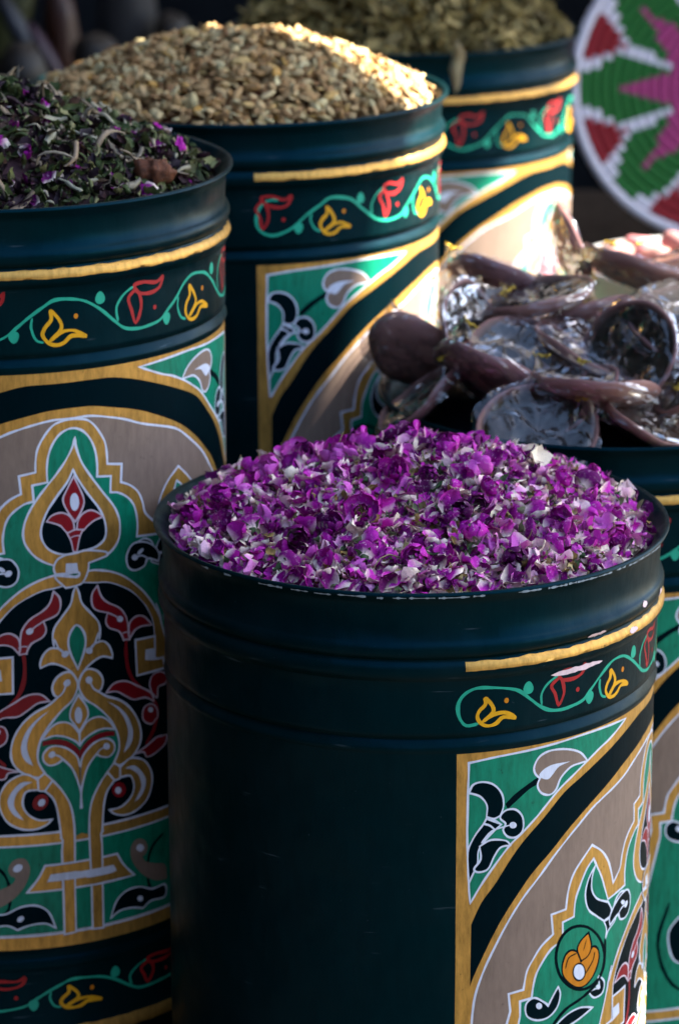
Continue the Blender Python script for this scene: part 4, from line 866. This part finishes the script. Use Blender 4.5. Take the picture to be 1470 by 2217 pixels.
# brown wrinkled lump by the rim
v, f, t = [], [], []
for j in range(13):
    ph = PI * j / 12
    for i in range(20):
        th = 2 * PI * i / 20; p = Vector((.020 * math.sin(ph) * math.cos(th), .014 * math.sin(ph) * math.sin(th), .014 * math.cos(ph)))
        k = 1 + .22 * math.sin(p.x * 620 + 3 * noise.noise(p * 60)) * .8 + .45 * noise.noise(p * 150)
        v.append(tuple(p * k)); t.append(0)
for j in range(12):
    for i in range(20): f.append((j * 20 + i, j * 20 + (i + 1) % 20, (j + 1) * 20 + (i + 1) % 20, (j + 1) * 20 + i))
o = link('bark_lump', mk('bark_lump', (v, f, t), 'herb_bark')); x, y = .146, -.085
o.location = (hB.cx + x, hB.cy + y, hB.z(x, y) + .008); o.rotation_euler = (.3, .25, .5); o.scale = (.8, .8, .8)
tag(o, 'wrinkled reddish brown lump by the rim of the left drum', 'bark')

# ---- olive dried herbs in the rear drum
q = random.Random(3)
hD = Heap(.0724, 3.7296, .9522, .085, p=1.5, amp=.008, edge=-.008)
hD.core('olive_root', .008)
for i in range(1700):
    x, y = hD.spot(q); M = hD.mat_at(q, x, y, q.uniform(-.006, .006), .6, q.uniform(1.2, 1.8))
    k = q.random()
    if k < .65: hD.put(q.choice(curls), 'olive_root', M, q.random())
    else: hD.put(q.choice(leaves), 'olive_root', M, q.random())
hD.build('olive_herbs', 'tangle of olive brown dried herbs in the rearmost drum', 'herbs')
om = [mk('herb_stalk', p, 'olive_root') for p in roots]
for i in range(120):
    x, y = hD.spot(q, .97)
    place('herb_stalk', q.choice(om), hD.mat_at(q, x, y, q.uniform(.004, .012), .4, q.uniform(.9, 1.35)), 'curled olive herb stalk on top of the rearmost drum', 'stalk', 'stalks on the rear herb heap')
v, f, t = curl_piece(77, .062, .015, 1.1, 12, .5, .85, .2)
o = link('dried_pod', mk('dried_pod', (v, f, t), 'pod'))
o.matrix_world = Matrix.Translation((.128, 3.520, .942)) @ Matrix(((0, .96, .28, 0), (.05, -.27, .93, 0), (-1, 0, .05, 0), (0, 0, 0, 1)))
tag(o, 'long pale curved pod hanging over the rim of the rearmost drum', 'pod')

# ------------------------------------------------------------------ clay dishes wrapped in clear film
def dish_mesh(seed, rad=.047, dep=.014):
    q = random.Random(seed); prof = [(.0001, 0), (.5, .01), (.78, .22), (.94, .62), (1.0, .98), (.985, 1.04), (.93, 1.0), (.86, .66), (.7, .34), (.42, .17), (.0001, .14)]
    n = 36; v, f, t = [], [], []
    for k, (r, z) in enumerate(prof):
        for i in range(n):
            a = 2 * PI * i / n
            rr = r * rad * (1 + .05 * math.cos(2 * a + seed) + .02 * math.cos(3 * a + 2 * seed))
            zz = z * dep + (.0035 * math.cos(2 * a + seed * 2) + .0012 * math.sin(5 * a + seed)) * r * r
            v.append((rr * math.cos(a), rr * math.sin(a), zz)); t.append(1. if k >= 7 else (.55 if k == 6 else 0.))
    for k in range(len(prof) - 1):
        for i in range(n): f.append((k * n + i, k * n + (i + 1) % n, (k + 1) * n + (i + 1) % n, (k + 1) * n + i))
    return v, f, t
def film_mesh(seed, rad=.0500, up=.0165):
    """crumpled clear bag drawn over the dish and gathered to one side"""
    v, f = [], []; n, m = 56, 30; ox = seed * 7.3
    g = Vector((.8, .1, .55)).normalized()
    for j in range(m + 1):
        ph = PI * j / m
        for i in range(n):
            th = 2 * PI * i / n
            d = Vector((math.sin(ph) * math.cos(th), math.sin(ph) * math.sin(th), math.cos(ph)))
            sq = (abs(d.x) ** 2.6 + abs(d.y) ** 2.6 + abs(d.z) ** 2.6) ** (-1 / 2.6)
            p = Vector((d.x * rad * sq, d.y * rad * sq, d.z * up * .8 * sq + .010))
            if d.z > .25: p.z -= .011 * max(0, d.z - .25)          # film sags into the dish
            k = abs(noise.noise((ox + d.x * 2.6, d.y * 2.6, d.z * 2.6)))
            k2 = noise.noise((ox + d.x * 7, d.y * 7, d.z * 7 + 3))
            p += d * (.007 * (.2 - k) + .0022 * k2 + .0011 * noise.noise((ox + d.x * 15, d.y * 15, d.z * 15)) - .0015)
            c = d.dot(g)
            if c > .86:
                s = (c - .86) / .14; p = p.lerp(g * (rad * 1.0 + .016 * s), .75 * s)
            v.append(tuple(p))
    for j in range(m):
        for i in range(n): f.append((j * n + i, j * n + (i + 1) % n, (j + 1) * n + (i + 1) % n, (j + 1) * n + i))
    return v, f
DM = [mk('dish', dish_mesh(i), 'clay') for i in range(5)]
FM = []
for i in range(6):
    v, f = film_mesh(i); me = bpy.data.meshes.new('clear_film'); me.from_pydata(v, [], f); me.materials.append(MATS['clear_film'])
    me.polygons.foreach_set('use_smooth', [True] * len(f)); FM.append(me)
pv, pf = tube([(math.cos(a) * .0042 * (1 + .3 * math.sin(2.5 * a)), math.sin(a) * .0042, .0016 * math.sin(3 * a)) for a in [k * .52 for k in range(22)]], .0011, 5)
for sg in (-1, 1):
    v2, f2 = tube([(0, 0, 0), (sg * .005, .003, .002), (sg * .009, .006, -.001), (sg * .012, .004, .003)], .0011, 5)
    b = len(pv); pv += v2; pf += [tuple(b + i for i in c) for c in f2]
TIE = mk('twist_tie', (pv, pf, [0.] * len(pv)), 'tie_yellow')
def wrapped(loc, rx, ry, rz, sc, k, label):
    e = empty('wrapped_dish', loc); e.rotation_euler = (rx, ry, rz); sc *= 1.14; e.location.z -= .008; e.scale = (sc, sc, sc)
    tag(e, label, 'dish', 'clay dishes wrapped in clear film')
    link('dish', DM[k % 5], e); link('clear_film', FM[k % 6], e)
    t = link('twist_tie', TIE, e); t.scale = (.6, .6, .6); t.location = Vector((.8, .1, .55)).normalized() * .054
    return e
DISH = [
 ((.219, 2.688, .790), .35, .05, 2.6, 1.02, 0, 'wrapped clay dish lying open side up at the front of the right drum'),
 ((.130, 2.735, .788), .35, -.70, 3.4, 1.02, 1, 'wrapped clay dish tipped to the left, right behind the purple petals'),
 ((.112, 2.835, .815), 1.15, -.35, 1.2, .88, 2, 'wrapped clay dish showing its round purple brown underside near the sunlit seed drum'),
 ((.178, 2.850, .832), .25, .10, 4.2, 1.02, 3, 'wrapped clay dish open upward at the top of the pile'),
 ((.258, 2.748, .812), .95, .70, 5.0, 1.0, 4, 'wrapped clay dish leaning edge on above the front one'),
 ((.305, 2.785, .822), .45, -.25, .9, 1.05, 5, 'wrapped clay dish with glossy dark inside at the right edge of the picture'),
 ((.066, 2.835, .790), .7, -.8, 3.6, .84, 0, 'leftmost wrapped clay dish, half in sunlight against the seed drum'),
 ((.206, 2.960, .868), .1, 1.30, .35, .74, 1, 'wrapped clay dish standing upright on its edge at the back of the pile'),
 ((.272, 2.905, .846), .40, .2, 2.0, 1.05, 2, 'wrapped clay dish behind the rightmost glossy one, below the white bowl'),
 ((.140, 2.925, .828), .7, -.3, 3.0, .95, 3, 'sunlit wrapped clay dish at the back left of the pile'),
 ((.262, 2.690, .766), .35, .1, 1.1, .95, 4, 'wrapped clay dish with bare tan side against the front rim'),
 ((.318, 2.715, .800), .6, .4, 4.4, .95, 5, 'wrapped clay dish at the right picture edge above the rim'),
 ((.168, 2.668, .762), .8, -.3, .3, .95, 0, 'wrapped clay dish half hidden behind the petals at the rim'),
 ((.322, 2.965, .848), .4, .1, 3.9, 1.0, 1, 'rearmost wrapped clay dish in front of the white bowl'),
 ((.080, 2.765, .768), .5, -.5, 5.4, .88, 3, 'wrapped clay dish sunk against the left rim of the right drum'),
 ((.222, 2.785, .802), .3, -.2, 1.7, 1.0, 4, 'wrapped clay dish in the middle of the pile, mostly covered by others'),
 ((.165, 2.770, .798), .5, .3, 5.8, .98, 5, 'wrapped clay dish wedged in the dark centre left of the pile'),
 ((.225, 2.860, .812), .3, .3, 2.9, 1.0, 1, 'wrapped clay dish under the topmost one at the back'),
 ((.205, 2.720, .772), .5, .1, 4.9, .95, 2, 'wrapped clay dish under the front one, only its edge showing'),
]
for d in DISH: wrapped(*d)
# dark filling the dishes rest on
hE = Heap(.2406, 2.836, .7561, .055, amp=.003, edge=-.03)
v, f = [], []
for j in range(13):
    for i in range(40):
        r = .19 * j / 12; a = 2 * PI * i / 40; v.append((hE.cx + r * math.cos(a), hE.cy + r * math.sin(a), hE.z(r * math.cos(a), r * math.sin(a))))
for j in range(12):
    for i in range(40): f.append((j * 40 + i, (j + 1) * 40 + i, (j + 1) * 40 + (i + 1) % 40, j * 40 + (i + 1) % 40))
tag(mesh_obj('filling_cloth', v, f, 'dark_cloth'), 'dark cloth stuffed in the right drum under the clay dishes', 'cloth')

# ------------------------------------------------------------------ coiled tray standing behind, white bowl
TR = .196; tr = empty('woven_tray', (.486, 4.13, .817)); tr.rotation_euler = (math.radians(90 - 12), 0, math.radians(4))
tag(tr, 'round coiled tray with green leaves, pink petals and red triangles on white', 'tray')
WM = ['wool_white', 'wool_green', 'wool_pink', 'wool_red']
def tray_col(rho, deg):
    d = (deg + 22.5) % 45 - 22.5; w = abs(math.radians(d)) * rho; dm = abs((deg) % 45 - 22.5); wm = math.radians(dm) * rho
    if rho > .955: return 0
    if rho < .72 and w < .175 * (1 - (rho - .14) / .58): return 2
    g = min(.25, .18 + (rho - .46) * .29) if rho < .72 else .25 - (rho - .72) * .66
    if rho < .94 and w < g * .86: return 1
    if .66 < rho < .955 and wm < .17 * (rho - .66) / .28: return 3
    return 0
NR = 15
for k in range(NR):
    rr = TR * (k + .6) / NR; mr = TR / NR * .53; nseg = max(24, int(rr * 2 * PI / .0075)); nm = 8
    v, f, mi = [], [], []
    for i in range(nseg):
        a = 2 * PI * i / nseg
        for j in range(nm):
            b = 2 * PI * j / nm; mm = mr * (1 + .06 * math.cos(PI * i))
            v.append(((rr + mm * math.cos(b)) * math.cos(a), (rr + mm * math.cos(b)) * math.sin(a), mm * math.sin(b) + .03 * (rr / TR) ** 2))
    for i in range(nseg):
        c = tray_col((k + .5) / NR, math.degrees(2 * PI * (i + .5) / nseg))
        for j in range(nm): f.append((i * nm + j, ((i + 1) % nseg) * nm + j, ((i + 1) % nseg) * nm + (j + 1) % nm, i * nm + (j + 1) % nm)); mi.append(c)
    mesh_obj('coil', v, f, WM, tr, mi)
box('back_support', (-.03, -.19, -.012), (.03, .19, -.006), 'dark_wood', tr)
bl = empty('white_bowl', (.374, 3.33, .690)); tag(bl, 'shallow white bowl with a sunlit rim behind the clay dishes', 'bowl')
v, f = lathe([(.0001, 0), (.05, 0), (.085, .015), (.112, .045), (.122, .068), (.127, .073), (.1255, .0765), (.119, .072), (.108, .047), (.08, .02), (.0001, .008)], 96); mesh_obj('bowl_shell', v, f, 'enamel', bl)
def lump(name, loc, dim, mat, label, cat, rot=(0, 0, 0), seed=0, sq=3.2, group=None, n=18, m=11):
    v, f = [], []
    for j in range(m + 1):
        ph = PI * j / m
        for i in range(n):
            th = 2 * PI * i / n; d = Vector((math.sin(ph) * math.cos(th), math.sin(ph) * math.sin(th), math.cos(ph)))
            s_ = (abs(d.x) ** sq + abs(d.y) ** sq + abs(d.z) ** sq) ** (-1 / sq) * (1 + .12 * noise.noise(d * 1.8 + Vector((seed, 0, 0))))
            v.append((d.x * dim[0] * s_, d.y * dim[1] * s_, d.z * dim[2] * s_))
    for j in range(m):
        for i in range(n): f.append((j * n + i, (j + 1) * n + i, (j + 1) * n + (i + 1) % n, j * n + (i + 1) % n))
    o = mesh_obj(name, v, f, mat); o.location = loc; o.rotation_euler = rot
    return tag(o, label, cat, group)
lump('bowl_block', (.325, 3.255, .764), (.016, .013, .012), 'clay', 'small brown block on the near rim of the white bowl', 'block', (0, .2, .4), 1)
lump('pink_block', (.347, 3.258, .766), (.009, .009, .009), 'pink_block', 'pink lump beside the brown block on the white bowl', 'block', (.3, 0, .2), 2)
lump('pink_block', (.285, 3.30, .752), (.014, .010, .008), 'pink_block', 'pink lump at the left inside of the white bowl', 'block', (.1, .3, .9), 3)
lump('pink_block', (.400, 3.30, .752), (.016, .012, .011), 'pink_block', 'pink lump at the right inside of the white bowl', 'block', (.1, .3, 2.), 4)
LB = [(.300, 3.37, .748, 0), (.330, 3.31, .752, 1), (.335, 3.40, .752, 0), (.362, 3.35, .760, 0), (.372, 3.26, .758, 1), (.395, 3.40, .756, 1), (.420, 3.35, .756, 0), (.430, 3.29, .748, 0), (.372, 3.30, .750, 0), (.440, 3.40, .748, 1), (.350, 3.43, .742, 0)] + [(.374 + .096 * math.cos(a), 3.33 + .096 * math.sin(a), .762, k % 3 == 1) for k, a in enumerate((.3, .75, 1.2, 1.65, 2.1, 2.55, 3.0))]  # added blocks cover the overbright bowl inside, in place of its shade
for i, (x, y, z, c) in enumerate(LB):
    lump('bowl_block', (x, y, z), (.021, .017, .012), 'clay' if c == 0 else 'pink_block', 'added dull brown block standing in for shade inside the white bowl' if c == 0 else 'added pink block standing in for shade inside the white bowl', 'block', (.2 * i, .3, i * 1.3), 20 + i, 3., 'blocks added in place of shade in the white bowl')
# stand under bowl and tray
cb = empty('display_crate', (.50, 3.55, .004)); tag(cb, 'dark wooden crate carrying the white bowl', 'crate')
for i in range(3): box('plank', (-.22, -.36 + i * .18, .655), (.42, -.36 + i * .18 + .172, .684), 'dark_wood', cb)
for x in (-.21, .37):
    for y in (-.35, .13): box('leg', (x, y, 0), (x + .04, y + .04, .652), 'dark_wood', cb)
lf = box('low_shelf', (.16, 3.86, .004), (.98, 4.5, .612), 'dark_wood'); tag(lf, 'low dark shelf on which the woven tray stands', 'shelf')

# ------------------------------------------------------------------ dim goods far behind, top left
ct = empty('dark_counter', (-.62, 4.95, .004)); tag(ct, 'dark counter in the shade behind the left drum', 'counter')
box('counter_top', (-.15, -.65, .60), (.45, .65, .64), 'dark_wood', ct)
for x in (-.14, .40):
    for y in (-.62, .58): box('leg', (x, y, 0), (x + .04, y + .04, .598), 'dark_wood', ct)
G = 'dim goods on the counter behind'
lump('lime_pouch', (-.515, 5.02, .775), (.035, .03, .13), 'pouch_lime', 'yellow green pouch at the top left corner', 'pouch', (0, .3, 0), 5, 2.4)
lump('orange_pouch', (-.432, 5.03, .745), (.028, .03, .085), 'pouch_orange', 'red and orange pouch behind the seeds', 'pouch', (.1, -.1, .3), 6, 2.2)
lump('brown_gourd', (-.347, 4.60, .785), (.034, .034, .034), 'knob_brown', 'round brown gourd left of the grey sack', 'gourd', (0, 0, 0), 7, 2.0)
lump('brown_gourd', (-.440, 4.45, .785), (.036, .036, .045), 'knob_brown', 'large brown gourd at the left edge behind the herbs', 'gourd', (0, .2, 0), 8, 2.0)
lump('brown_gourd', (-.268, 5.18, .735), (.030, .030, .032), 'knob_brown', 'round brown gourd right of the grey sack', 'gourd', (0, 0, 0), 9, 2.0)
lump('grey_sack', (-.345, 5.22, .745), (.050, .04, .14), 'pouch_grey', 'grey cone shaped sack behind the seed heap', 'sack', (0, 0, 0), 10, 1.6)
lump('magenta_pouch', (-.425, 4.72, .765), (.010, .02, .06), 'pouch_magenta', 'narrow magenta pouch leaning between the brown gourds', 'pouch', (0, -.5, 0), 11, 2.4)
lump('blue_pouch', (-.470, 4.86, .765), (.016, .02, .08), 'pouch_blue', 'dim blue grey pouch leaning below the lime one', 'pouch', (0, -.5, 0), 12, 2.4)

# ------------------------------------------------------------------ added canvas out of the frame, its edges cut to shape sun and shade
AZ = 2.6
def sun_blocker(name, pts, label):
    n = len(pts); v = [(x, y, AZ) for x, y in pts] + [(x, y, AZ + .004) for x, y in pts]
    f = [tuple(range(n))[::-1], tuple(range(n, 2 * n))] + [(i, (i + 1) % n, n + (i + 1) % n, n + i) for i in range(n)]
    return tag(mesh_obj(name, v, f, 'sun_blocker_cloth', smooth=False), label, 'sun_blocker')
sun_blocker('sun_blocker', [(.75, 2.40), (3.4, 2.40), (3.4, 2.48), (2.25, 2.48), (2.25, 2.76), (3.4, 2.76), (3.4, 3.08), (1.9, 3.12), (1.73, 3.135), (1.55, 3.14), (1.506, 3.182), (1.29, 3.295), (1.20, 3.35), (.75, 3.3)], 'added unseen canvas that keeps sun off the front drums')
sun_blocker('sun_blocker', [(1.20, 3.37), (1.76, 3.74), (1.775, 3.90), (1.95, 4.0), (2.6, 4.05), (2.6, 7.2), (-.8, 7.2), (-.8, 3.32), (.75, 3.32)], 'added unseen canvas that keeps sun off the rear drums')
